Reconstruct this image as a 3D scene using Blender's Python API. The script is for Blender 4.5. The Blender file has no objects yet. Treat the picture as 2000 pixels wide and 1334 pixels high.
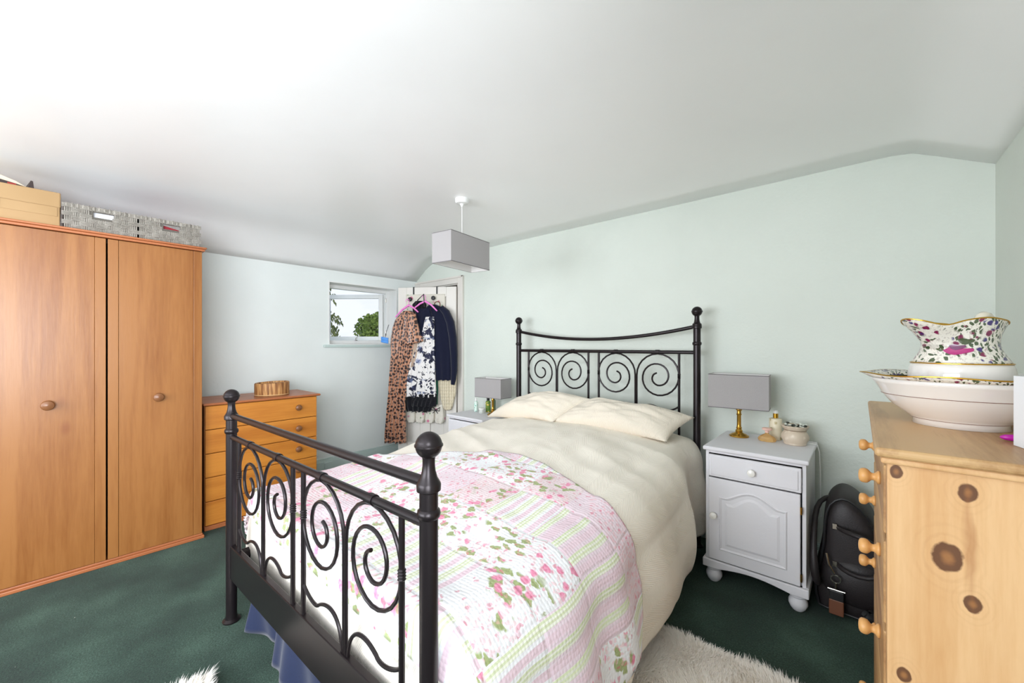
import bpy, bmesh, math, random
from mathutils import Vector, Matrix, noise
PI = math.pi
random.seed(7)
S = bpy.context.scene
COL = S.collection

# ------------------------------------------------------------------ camera
TH = math.atan(680 / 779.0)
cam_d = bpy.data.cameras.new('camera'); cam = bpy.data.objects.new('camera', cam_d); COL.objects.link(cam)
cam.location = (0, 0, 1.3); cam.rotation_euler = (PI / 2, 0, TH)
cam_d.sensor_width = 36; cam_d.lens = 779.0 / 2000 * 36; cam_d.shift_y = 7.0 / 2000; cam_d.clip_start = 0.02; cam_d.clip_end = 300
S.camera = cam

# ------------------------------------------------------------------ sky and light
w = bpy.data.worlds.new('sky'); S.world = w; w.use_nodes = True
nt = w.node_tree; nt.nodes.clear()
tc = nt.nodes.new('ShaderNodeTexCoord'); mp = nt.nodes.new('ShaderNodeMapping'); mp.inputs['Scale'].default_value = (1, 1, 2.6)
nz = nt.nodes.new('ShaderNodeTexNoise'); nz.inputs['Scale'].default_value = 3.2; nz.inputs['Detail'].default_value = 7
cr = nt.nodes.new('ShaderNodeValToRGB')
cr.color_ramp.elements[0].position = .36; cr.color_ramp.elements[0].color = (.56, .68, .90, 1)
cr.color_ramp.elements[1].position = .60; cr.color_ramp.elements[1].color = (.82, .86, .94, 1)
bg = nt.nodes.new('ShaderNodeBackground'); bg.inputs['Strength'].default_value = 1.22
wo = nt.nodes.new('ShaderNodeOutputWorld')
nt.links.new(tc.outputs['Generated'], mp.inputs['Vector']); nt.links.new(mp.outputs['Vector'], nz.inputs['Vector'])
nt.links.new(nz.outputs['Fac'], cr.inputs['Fac']); nt.links.new(cr.outputs['Color'], bg.inputs['Color']); nt.links.new(bg.outputs['Background'], wo.inputs['Surface'])

def area(name, loc, rot, sx, sy, power, col):
    l = bpy.data.lights.new(name, 'AREA'); l.shape = 'RECTANGLE'; l.size = sx; l.size_y = sy; l.energy = power; l.color = col; l.spread = math.radians(135)
    o = bpy.data.objects.new(name, l); COL.objects.link(o); o.location = loc; o.rotation_euler = rot
    return o
# daylight in the two windows behind and beside the camera
area('daylight_rear_window', (-1.9, -2.78, 1.42), (math.radians(93), 0, 0), 3.2, 1.35, 98, (.90, .945, 1.0))
area('daylight_side_window', (.42, -1.25, 1.40), (0, math.radians(91), 0), 1.25, 2.3, 128, (.90, .945, 1.0))
S.view_settings.view_transform = 'Standard'; S.view_settings.look = 'None'; S.view_settings.gamma = 1
S.view_settings.use_curve_mapping = False; S.view_settings.exposure = -0.03
try: S.cycles.max_bounces = 14; S.cycles.diffuse_bounces = 8; S.cycles.transparent_max_bounces = 12
except Exception: pass

# ------------------------------------------------------------------ material helpers
def lin(c):
    out = []
    for v in c[:3]:
        v /= 255.0
        out.append(v / 12.92 if v <= .04045 else ((v + .055) / 1.055) ** 2.4)
    return (*out, 1.0)
class Mt:
    def __init__(s, name, col=(200, 200, 200), rough=.6, metal=0.0, spec=.5, sheen=0, coat=0):
        s.m = bpy.data.materials.new(name); s.m.use_nodes = True; s.nt = s.m.node_tree
        s.b = s.nt.nodes['Principled BSDF']
        s.b.inputs['Base Color'].default_value = lin(col); s.b.inputs['Roughness'].default_value = rough
        s.b.inputs['Metallic'].default_value = metal; s.b.inputs['Specular IOR Level'].default_value = spec
        if sheen: s.b.inputs['Sheen Weight'].default_value = sheen
        if coat: s.b.inputs['Coat Weight'].default_value = coat; s.b.inputs['Coat Roughness'].default_value = .08
    def n(s, t, ins=None, out=0, **props):
        nd = s.nt.nodes.new('ShaderNode' + t)
        for k, v in props.items(): setattr(nd, k, v)
        for k, v in (ins or {}).items():
            if isinstance(v, bpy.types.NodeSocket): s.nt.links.new(v, nd.inputs[k])
            else: nd.inputs[k].default_value = v
        return nd.outputs[out]
    def co(s, kind='Object', scale=(1, 1, 1), loc=(0, 0, 0), rot=(0, 0, 0)):
        t = s.n('TexCoord', out=kind)
        return s.n('Mapping', {'Vector': t, 'Scale': scale, 'Location': loc, 'Rotation': rot})
    def noise(s, v, scale, detail=3, rough=.5, dist=0.0):
        return s.n('TexNoise', {'Vector': v, 'Scale': scale, 'Detail': detail, 'Roughness': rough, 'Distortion': dist})
    def vor(s, v, scale, out='Distance', feature='F1', rnd=1.0, dim='3D'):
        return s.n('TexVoronoi', {'Vector': v, 'Scale': scale, 'Randomness': rnd}, out=out, feature=feature, voronoi_dimensions=dim)
    def ramp(s, f, stops, interp='LINEAR'):
        nd = s.nt.nodes.new('ShaderNodeValToRGB'); nd.color_ramp.interpolation = interp
        e = nd.color_ramp.elements
        while len(e) < len(stops): e.new(.5)
        for i, (p, c) in enumerate(stops):
            e[i].position = p; e[i].color = lin(c) if len(c) == 3 else c
        s.nt.links.new(f, nd.inputs[0]); return nd.outputs[0]
    def th(s, f, lo, hi):   # smooth step, reversed when lo > hi
        a, b = (0, 1) if lo < hi else (1, 0)
        return s.n('MapRange', {'Value': f, 'From Min': min(lo, hi), 'From Max': max(lo, hi), 'To Min': float(a), 'To Max': float(b)})
    def ma(s, op, a, b=0.0, c=0.0):
        nd = s.nt.nodes.new('ShaderNodeMath'); nd.operation = op
        for i, v in enumerate((a, b, c)):
            if isinstance(v, bpy.types.NodeSocket): s.nt.links.new(v, nd.inputs[i])
            else: nd.inputs[i].default_value = v
        return nd.outputs[0]
    def mix(s, f, a, b, mode='MIX'):
        nd = s.nt.nodes.new('ShaderNodeMix'); nd.data_type = 'RGBA'; nd.blend_type = mode
        for i, v in ((0, f), (6, a), (7, b)):
            if isinstance(v, bpy.types.NodeSocket): s.nt.links.new(v, nd.inputs[i])
            elif isinstance(v, (int, float)): nd.inputs[i].default_value = v
            else: nd.inputs[i].default_value = lin(v) if len(v) == 3 else v
        return nd.outputs[2]
    def sep(s, v):
        nd = s.nt.nodes.new('ShaderNodeSeparateXYZ'); s.nt.links.new(v, nd.inputs[0]); return nd.outputs
    def col(s, v): s.nt.links.new(v, s.b.inputs['Base Color'])
    def bump(s, h, strength=.3, dist=.01):
        b = s.n('Bump', {'Height': h, 'Strength': strength, 'Distance': dist}); s.nt.links.new(b, s.b.inputs['Normal'])

def paint(name, col, rough=.6, bs=.15, sc=90, spec=.4, var=6, bd=.003):
    m = Mt(name, col, rough, spec=spec); v = m.co()
    n1 = m.noise(v, 2.2, 3)
    d = tuple(max(0, c - var) for c in col); l = tuple(min(255, c + var // 2) for c in col)
    m.col(m.ramp(n1, [(.35, d), (.65, l)])); m.bump(m.noise(v, sc, 3), bs, bd); return m.m
def wood(name, light, dark, axis='z', rough=.42, knots=(), kplane='xz', coat=0, spec=.45, knotscale=2.2, kcol=(120, 62, 24), grain=1.0, autoknot=True):
    m = Mt(name, light, rough, spec=spec, coat=coat)
    st = {'z': (9, 9, .7), 'x': (.7, 9, 9), 'y': (9, .7, 9)}[axis]
    v = m.co('Object', st)
    big = m.noise(v, .9 * grain, 3, .5, .6); fine = m.noise(v, 9 * grain, 4, .6)
    f = m.ma('ADD', m.ma('MULTIPLY', big, .7), m.ma('MULTIPLY', fine, .3))
    c = m.ramp(f, [(.36, dark), (.58, light)])
    if autoknot:
        kst = {'z': (1, 1, .55), 'x': (.55, 1, 1), 'y': (1, .55, 1)}[axis]
        kd = m.vor(m.co('Object', kst, loc=(.37, .21, .13)), knotscale * 2)
        c = m.mix(m.ma('MULTIPLY', m.th(kd, .085, .03), .6), c, kcol)
    if knots:
        o = m.sep(m.co('Object')); X = o[0 if kplane[0] == 'x' else 1]; Z = o[2]
        for kx, kz, r, tail in knots:
            dx = m.ma('DIVIDE', m.ma('SUBTRACT', X, kx), r); dz = m.ma('DIVIDE', m.ma('SUBTRACT', Z, kz), r * 1.35)
            d = m.ma('SQRT', m.ma('ADD', m.ma('MULTIPLY', dx, dx), m.ma('MULTIPLY', dz, dz)))
            d = m.ma('ADD', d, m.ma('MULTIPLY', m.ma('SUBTRACT', m.noise(m.co(), 60, 2), .5), .5))
            ring = m.ma('MULTIPLY', m.ma('SINE', m.ma('MULTIPLY', d, 9.0)), m.th(d, 3.4, 1.0))
            c = m.mix(m.ma('MULTIPLY', m.ma('MAXIMUM', ring, 0.0), .12), c, (150, 92, 48))
            c = m.mix(m.ma('MULTIPLY', m.th(d, 1.08, .9), .92), c, (88, 50, 30))
            c = m.mix(m.ma('MULTIPLY', m.th(d, .6, .15), .75), c, (165, 112, 66))
            if tail:
                td = m.ma('ADD', m.ma('ABSOLUTE', m.ma('SUBTRACT', dx, m.ma('MULTIPLY', m.ma('SUBTRACT', m.noise(m.co('Object', (1, 1, 1)), 9, 2), .5), 2.5))), m.ma('MULTIPLY', m.ma('ABSOLUTE', m.ma('ADD', dz, tail)), .14))
                c = m.mix(m.ma('MULTIPLY', m.th(td, 1.0, .2), .45), c, (158, 98, 50))
    m.col(c); m.bump(fine, .12, .002); return m.m
def plain(name, col, rough=.5, metal=0.0, spec=.5, sheen=0, coat=0): return Mt(name, col, rough, metal, spec, sheen, coat).m
def cloth(name, col, dark=None, sc=260, bs=.25, rough=.9, sheen=.2):
    m = Mt(name, col, rough, spec=.2, sheen=sheen); v = m.co()
    a = m.noise(m.co('Object', (1, 1, 8)), sc, 2); b = m.noise(m.co('Object', (8, 8, 1)), sc, 2)
    f = m.ma('MULTIPLY', m.ma('ADD', a, b), .5)
    m.col(m.ramp(f, [(.35, dark or tuple(int(c * .84) for c in col)), (.62, col)])); m.bump(f, bs, .002); return m.m

MINT = (209, 222, 209); MINTB = (205, 220, 217)
M = {}
M['wall_mint'] = paint('mint wall paint', (213, 219, 211), .6, .30, 55, .35, 3, .006)
M['wall_blue'] = paint('pale mint wall paint', (232, 237, 235), .6, .2, 55, .35, 3, .004)
M['ceiling'] = paint('white ceiling paint', (249, 249, 249), .33, .12, 3, .45, 2, .02)
M['white'] = paint('white gloss paint', (232, 232, 230), .35, .05, 40, .5, 3)
M['door'] = paint('cream white door paint', (220, 215, 208), .45, .08, 40, .4, 5)
M['skirt'] = paint('mint skirting paint', (196, 212, 208), .45, .05, 40, .4, 3)
M['grey_paint'] = paint('pale grey chalk paint', (222, 221, 225), .6, .2, 60, .3, 5)
M['ward'] = wood('orange pine foil upright', (152, 100, 52), (132, 80, 36), 'z', .34, knotscale=1.5)
M['ward_x'] = wood('orange pine foil lengthways', (172, 104, 64), (152, 86, 50), 'y', .4, autoknot=False)
M['drawer'] = wood('orange pine drawer front', (204, 132, 52), (180, 108, 38), 'y', .4, knotscale=1.6)
M['knob_brown'] = plain('turned brown knob', (122, 78, 46), .35)
M['dark_gap'] = plain('dark shadow board', (36, 26, 22), .9)
KN = [(.014, 1.04, .010, 0), (.111, 1.021, .013, 4.5), (.085, .889, .021, 0), (.118, .812, .012, -5), (.025, .629, .011, 0), (.20, .96, .013, 0), (.27, .75, .018, 0)]
M['pine_side'] = wood('knotty pine side board', (220, 178, 130), (202, 152, 100), 'z', .45, KN, 'xz', autoknot=False, spec=.4)
M['pine_top'] = wood('worn pine top', (200, 162, 114), (158, 116, 74), 'y', .42, (), autoknot=True, kcol=(120, 84, 60), knotscale=2.4)
M['pine_front'] = wood('pine drawer fronts', (196, 154, 102), (150, 106, 66), 'y', .5, knotscale=2.0)
M['pine_knob'] = plain('pine knob', (214, 160, 96), .4)
M['iron'] = plain('black brown lacquered steel', (38, 32, 34), .30, .55, .5)
M['brass'] = plain('brass', (196, 152, 66), .25, 1.0)
M['steel'] = plain('chrome hardware', (190, 185, 178), .25, 1.0)
M['shade'] = cloth('grey lampshade fabric', (172, 168, 168), (150, 147, 147), 300, .3)
M['lining'] = plain('white shade lining', (222, 220, 218), .7)
M['plastic'] = plain('white plastic', (235, 235, 233), .4)
M['black'] = plain('black strap', (22, 22, 24), .5)
M['navy'] = cloth('navy jersey', (22, 26, 50), (14, 17, 36), 220, .3)
M['valance'] = cloth('navy blue sheet', (32, 42, 72), (25, 33, 58), 160, .15)
M['beige'] = cloth('beige cloth', (205, 180, 160))
M['blackcloth'] = cloth('black cloth', (24, 24, 30), (14, 14, 20))
M['green'] = cloth('green cloth', (10, 96, 72))
M['pink_plastic'] = plain('pink plastic', (236, 130, 206), .4)
M['card'] = paint('brown cardboard', (166, 136, 98), .8, .1, 40, .2, 8)
M['leather'] = Mt('black grained leather', (40, 35, 36), .5, spec=.4); _m = M['leather']; _m.bump(_m.vor(_m.co(), 220), .2, .002); M['leather'] = _m.m
M['brown_leather'] = plain('brown leather', (110, 66, 44), .55)
M['china'] = plain('white glazed china', (232, 226, 220), .12, coat=.6)
M['gold'] = plain('gold rim', (206, 160, 60), .25, 1.0)
M['ink'] = plain('dark print', (40, 38, 52), .6); M['pinkink'] = plain('pink print', (220, 100, 140), .6)

def carpet():
    m = Mt('dark green cut pile carpet', (38, 62, 48), 1.0, spec=.1, sheen=.1); v = m.co()
    a = m.noise(v, 150, 4, .8); b = m.noise(v, 3.2, 4)
    f = m.ma('ADD', m.ma('MULTIPLY', a, .6), m.ma('MULTIPLY', b, .4))
    c = m.ramp(f, [(.36, (18, 34, 27)), (.5, (39, 62, 51)), (.62, (68, 93, 79))])
    c = m.mix(m.th(m.vor(v, 7.0), .022, .012), c, (170, 172, 160))
    m.col(c); m.bump(a, .8, .006); return m.m
M['carpet'] = carpet()
def chevron(name, col, dark, period=.17, ridge=.0125, bs=.5, rot=0.0, axis=0):
    m = Mt(name, col, .85, spec=.2, sheen=.15); u = m.sep(m.co('UV', rot=(0, 0, rot)))
    a, b = (u[0], u[1]) if axis == 0 else (u[1], u[0])
    tri = m.ma('ABSOLUTE', m.ma('SUBTRACT', m.ma('FRACT', m.ma('DIVIDE', a, period)), .5))
    h = m.ma('SINE', m.ma('MULTIPLY', m.ma('ADD', b, m.ma('MULTIPLY', tri, period * 1.7)), 2 * PI / ridge))
    n = m.noise(m.co('UV'), 30, 2)
    hh = m.ma('ADD', m.ma('MULTIPLY', h, .5), n)
    m.col(m.mix(m.th(h, -.9, .3), dark, col)); m.bump(hh, bs, .003); return m.m
M['coverlet'] = chevron('cream herringbone coverlet', (247, 240, 228), (241, 232, 217))
M['pillowcase'] = chevron('cream zigzag pillowcase', (234, 225, 210), (226, 215, 198), .12, .014, .4)
def quilt():
    m = Mt('pink patchwork quilt print', (236, 222, 226), .85, spec=.2, sheen=.1)
    uv = m.co('UV', (4.4, 4.4, 1)); o = m.sep(uv)
    cx = m.ma('FLOOR', o[0]); cy = m.ma('FLOOR', o[1]); fx = m.ma('FRACT', o[0]); fy = m.ma('FRACT', o[1])
    cell = m.n('CombineXYZ', {0: cx, 1: cy, 2: 0.0}); wn = m.n('TexWhiteNoise', {'Vector': cell}, noise_dimensions='3D')
    base = m.ramp(wn, [(0, (230, 212, 220)), (.24, (236, 236, 239)), (.55, (231, 213, 216)), (.72, (235, 235, 238)), (.88, (230, 212, 221))], 'CONSTANT')
    iswhite = m.ramp(wn, [(0, (0, 0, 0)), (.24, (255, 255, 255)), (.72, (0, 0, 0))], 'CONSTANT')   # rose patches
    isstripe = m.ramp(wn, [(0, (0, 0, 0)), (.72, (255, 255, 255))], 'CONSTANT')
    # green and pink stripes
    sw = m.ma('SINE', m.ma('MULTIPLY', fx, 2 * PI * 3))
    sf = m.ma('SINE', m.ma('MULTIPLY', fx, 2 * PI * 18))
    st = m.mix(m.th(sw, .35, .5), base, m.mix(m.th(sf, -.2, .3), (214, 221, 186), (232, 234, 220)))
    st = m.mix(m.th(sw, -.5, -.65), st, (230, 206, 216))
    c = m.mix(isstripe, base, st)
    v = m.co('UV')
    # large roses and leaves
    wob = m.n('VectorMath', {0: v, 1: m.n('VectorMath', {0: m.n('TexNoise', {'Vector': v, 'Scale': 40.0}, out=1), 1: (.035, .035, 0)}, operation='MULTIPLY')}, operation='ADD')
    lv = m.n('Mapping', {'Vector': wob, 'Scale': (1.0, 1.7, 1), 'Rotation': (0, 0, .6), 'Location': (.3, .1, 0)})
    leaf = m.ma('MULTIPLY', m.th(m.vor(lv, 15, dim='2D'), .34, .27), m.th(m.noise(v, 7, 1), .49, .53))
    lc = m.mix(m.noise(v, 130, 2), (182, 192, 146), (136, 148, 90))
    rose = m.ma('MULTIPLY', m.th(m.vor(wob, 17, dim='2D'), .28, .20), m.th(m.noise(m.co('UV', loc=(3, 1, 0)), 6.5, 1), .51, .55))
    rc = m.mix(m.noise(v, 110, 2), (246, 192, 212), (214, 84, 132))
    c = m.mix(m.ma('MULTIPLY', leaf, iswhite), c, lc)
    c = m.mix(m.ma('MULTIPLY', rose, iswhite), c, rc)
    # soft blush around the roses, scattered small florets
    fl = m.ma('MULTIPLY', m.th(m.vor(wob, 52, dim='2D'), .34, .22), m.th(m.noise(m.co('UV', loc=(7, 2, 0)), 5, 1), .46, .50))
    nost = m.ma('SUBTRACT', 1.0, isstripe)
    c = m.mix(m.ma('MULTIPLY', m.ma('MULTIPLY', fl, nost), .38), c, m.mix(m.noise(v, 60, 1), (244, 196, 196), (222, 120, 146)))
    sm = m.ma('MULTIPLY', m.th(m.vor(m.n('Mapping', {'Vector': wob, 'Location': (5, 5, 0)}), 22, dim='2D'), .15, .09), .5)
    c = m.mix(m.ma('MULTIPLY', sm, nost), c, (214, 84, 124))
    m.col(c)
    q = m.n('TexVoronoi', {'Vector': v, 'Scale': 75.0, 'Randomness': .35})
    ex = m.ma('MINIMUM', m.ma('MINIMUM', fx, m.ma('SUBTRACT', 1.0, fx)), m.ma('MINIMUM', fy, m.ma('SUBTRACT', 1.0, fy)))
    h = m.ma('ADD', m.ma('MULTIPLY', q, -.6), m.ma('MULTIPLY', m.th(ex, 0, .05), .6))
    m.bump(h, .7, .006); return m.m
M['quilt'] = quilt()
def spots(name, base, dark, sc, lo, hi, st=(1, 1, 1), rough=.5, sheen=.4, base2=None, flat=False):
    m = Mt(name, base, rough, spec=.5, sheen=sheen); v = m.co('Object', st)
    b = m.mix(m.noise(v, 6, 2), base, base2 or base)
    n2 = m.n('VectorMath', {0: v, 1: m.n('VectorMath', {0: m.n('TexNoise', {'Vector': v, 'Scale': 60.0}, out=1), 1: (.012, .012, .012)}, operation='MULTIPLY')}, operation='ADD')
    if flat:
        o = m.sep(n2); n2 = m.n('CombineXYZ', {0: o[0], 1: m.ma('MULTIPLY', o[2], .75), 2: 0.0})
    m.col(m.mix(m.th(m.vor(n2, sc, rnd=.85, dim='2D' if flat else '3D'), hi, lo), b, dark)); return m.m
M['leopard'] = spots('leopard print satin', (176, 120, 90), (44, 26, 26), 42, .34, .42, (1, 1, 1), .36, .3, (190, 136, 106), True)
def floral():
    m = Mt('navy blossom print', (226, 224, 226), .6, spec=.3); v = m.co()
    n1 = m.noise(v, 11, 3, .6, .9); n2 = m.noise(m.co(loc=(4, 2, 1)), 26, 3, .6, .6)
    c = m.mix(m.th(n1, .54, .57), (228, 224, 222), (40, 42, 68)); c = m.mix(m.th(n2, .58, .60), c, (24, 26, 48))
    c = m.mix(m.ma('MULTIPLY', m.th(m.noise(m.co(loc=(9, 2, 3)), 9, 2), .60, .66), .6), c, (120, 136, 178)); m.col(c); return m.m
M['floral'] = floral()
def bagprint():
    m = Mt('cream rose print canvas', (214, 208, 194), .85); v = m.co()
    c = m.mix(m.th(m.vor(v, 11), .20, .12), (216, 210, 198), (206, 120, 150)); c = m.mix(m.th(m.vor(m.co(loc=(.3, .2, 1)), 14), .16, .1), c, (130, 160, 120)); m.col(c); return m.m
M['bagprint'] = bagprint()
def knit():
    m = Mt('cream cable knit', (216, 204, 176), .95, spec=.1, sheen=.3); o = m.sep(m.co())
    h = m.ma('MULTIPLY', m.ma('ABSOLUTE', m.ma('SINE', m.ma('MULTIPLY', o[0], 120.0))), m.ma('ADD', m.ma('ABSOLUTE', m.ma('SINE', m.ma('MULTIPLY', o[2], 90.0))), .5))
    m.col(m.mix(m.th(h, 0, .5), (176, 160, 128), (220, 208, 182))); m.bump(h, .8, .006); return m.m
M['knit'] = knit()
def chintz():
    m = Mt('chintz glazed china', (230, 224, 214), .12, coat=.7); v = m.co()
    w2 = m.n('VectorMath', {0: v, 1: m.n('VectorMath', {0: m.n('TexNoise', {'Vector': v, 'Scale': 45.0}, out=1), 1: (.02, .02, .02)}, operation='MULTIPLY')}, operation='ADD')
    c = m.mix(m.ma('MULTIPLY', m.th(m.noise(v, 190, 3, .7), .55, .60), .5), (232, 226, 214), (150, 132, 126))
    lf = m.th(m.vor(m.n('Mapping', {'Vector': w2, 'Scale': (2.2, .9, 1.2), 'Rotation': (.5, .3, .8)}), 68), .46, .38)
    c = m.mix(m.ma('MULTIPLY', lf, m.th(m.noise(v, 17, 1), .42, .46)), c, m.mix(m.noise(v, 90, 1), (52, 72, 50), (92, 104, 72)))
    f1 = m.ma('MULTIPLY', m.th(m.vor(w2, 50), .40, .30), m.th(m.noise(m.co(loc=(3, 0, 0)), 15, 1), .48, .52))
    c = m.mix(f1, c, m.mix(m.noise(v, 150, 1), (150, 40, 84), (92, 30, 66)))
    f2 = m.ma('MULTIPLY', m.th(m.vor(m.n('Mapping', {'Vector': w2, 'Location': (2, 2, 2)}), 56), .36, .26), m.th(m.noise(m.co(loc=(0, 5, 0)), 15, 1), .48, .52))
    c = m.mix(f2, c, m.mix(m.noise(v, 150, 1), (60, 60, 130), (70, 42, 96)))
    m.col(c); return m.m
M['chintz'] = chintz()
M['magenta'] = plain('magenta glazed petal', (176, 44, 116), .15, coat=.6); M['plum'] = plain('plum glazed petal', (110, 50, 92), .15, coat=.6); M['leafgreen'] = plain('dark green glazed leaf', (70, 82, 52), .2, coat=.5)
def weave():
    m = Mt('grey paper rope', (150, 144, 134), .9); v = m.co('Object', (1, 1, 1))
    c = m.ramp(m.noise(v, 22, 2), [(.35, (142, 136, 127)), (.65, (164, 158, 149))])
    o = m.sep(v); m.col(c); m.bump(m.noise(m.co('Object', (1, 1, 10)), 90, 2), .8, .004); return m.m
M['weave'] = weave(); M['weave_dark'] = plain('shaded weave gaps', (96, 91, 84), .9)  # basket body coloured darker than the rope, painting shade into the weave gaps
def logwood():
    m = Mt('striped bark wood', (170, 120, 70), .6); v = m.co('Object', (14, 14, 1)); n = m.noise(v, 3.4, 3, .6)
    m.col(m.ramp(n, [(.32, (96, 60, 34)), (.45, (150, 100, 56)), (.6, (206, 158, 100)), (.7, (140, 92, 50))])); return m.m
M['log'] = logwood()
def glass(name='clear window glass', tint=(255, 255, 255)):
    m = bpy.data.materials.new(name); m.use_nodes = True; nt = m.node_tree; nt.nodes.clear()
    tr = nt.nodes.new('ShaderNodeBsdfTransparent'); tr.inputs[0].default_value = lin(tint); gl = nt.nodes.new('ShaderNodeBsdfGlossy'); gl.inputs['Roughness'].default_value = .02
    fr = nt.nodes.new('ShaderNodeFresnel'); fr.inputs[0].default_value = 1.35; mx = nt.nodes.new('ShaderNodeMixShader'); ou = nt.nodes.new('ShaderNodeOutputMaterial')
    nt.links.new(fr.outputs[0], mx.inputs[0]); nt.links.new(tr.outputs[0], mx.inputs[1]); nt.links.new(gl.outputs[0], mx.inputs[2]); nt.links.new(mx.outputs[0], ou.inputs[0]); return m
M['glass'] = glass(); 
_m = Mt('amber perfume glass', (236, 196, 130), .05); _m.b.inputs['Transmission Weight'].default_value = .6; M['amber'] = _m.m
_m = Mt('frosted jar glass', (222, 226, 220), .25); _m.b.inputs['Transmission Weight'].default_value = .4; M['jar'] = _m.m
def foliage(name, a, b):
    m = Mt(name, a, .7, spec=.2); g = m.n('NewGeometry', out='Random Per Island') if False else m.noise(m.co(), 3, 2)
    m.col(m.ramp(g, [(.35, a), (.65, b)])); return m.m
M['tree'] = foliage('summer leaves', (96, 122, 46), (160, 178, 86)); M['conifer'] = foliage('conifer needles', (104, 116, 66), (150, 156, 96)); M['bark'] = plain('bark', (92, 74, 58), .9)
M['lawn'] = paint('grass', (90, 120, 60), .9, .3, 20, .1, 20)
M['fur'] = plain('off white sheepskin pile', (252, 249, 244), .95, spec=.1, sheen=.2)
_m = M['fur']; _n = _m.node_tree; _t = _n.nodes.new('ShaderNodeBsdfTranslucent'); _t.inputs[0].default_value = lin((252, 249, 244)); _x = _n.nodes.new('ShaderNodeMixShader'); _x.inputs[0].default_value = .5
_n.links.new(_n.nodes['Principled BSDF'].outputs[0], _x.inputs[1]); _n.links.new(_t.outputs[0], _x.inputs[2]); _n.links.new(_x.outputs[0], _n.nodes['Material Output'].inputs[0])
M['furbase'] = plain('rug backing', (245, 240, 232), .95)

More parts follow.
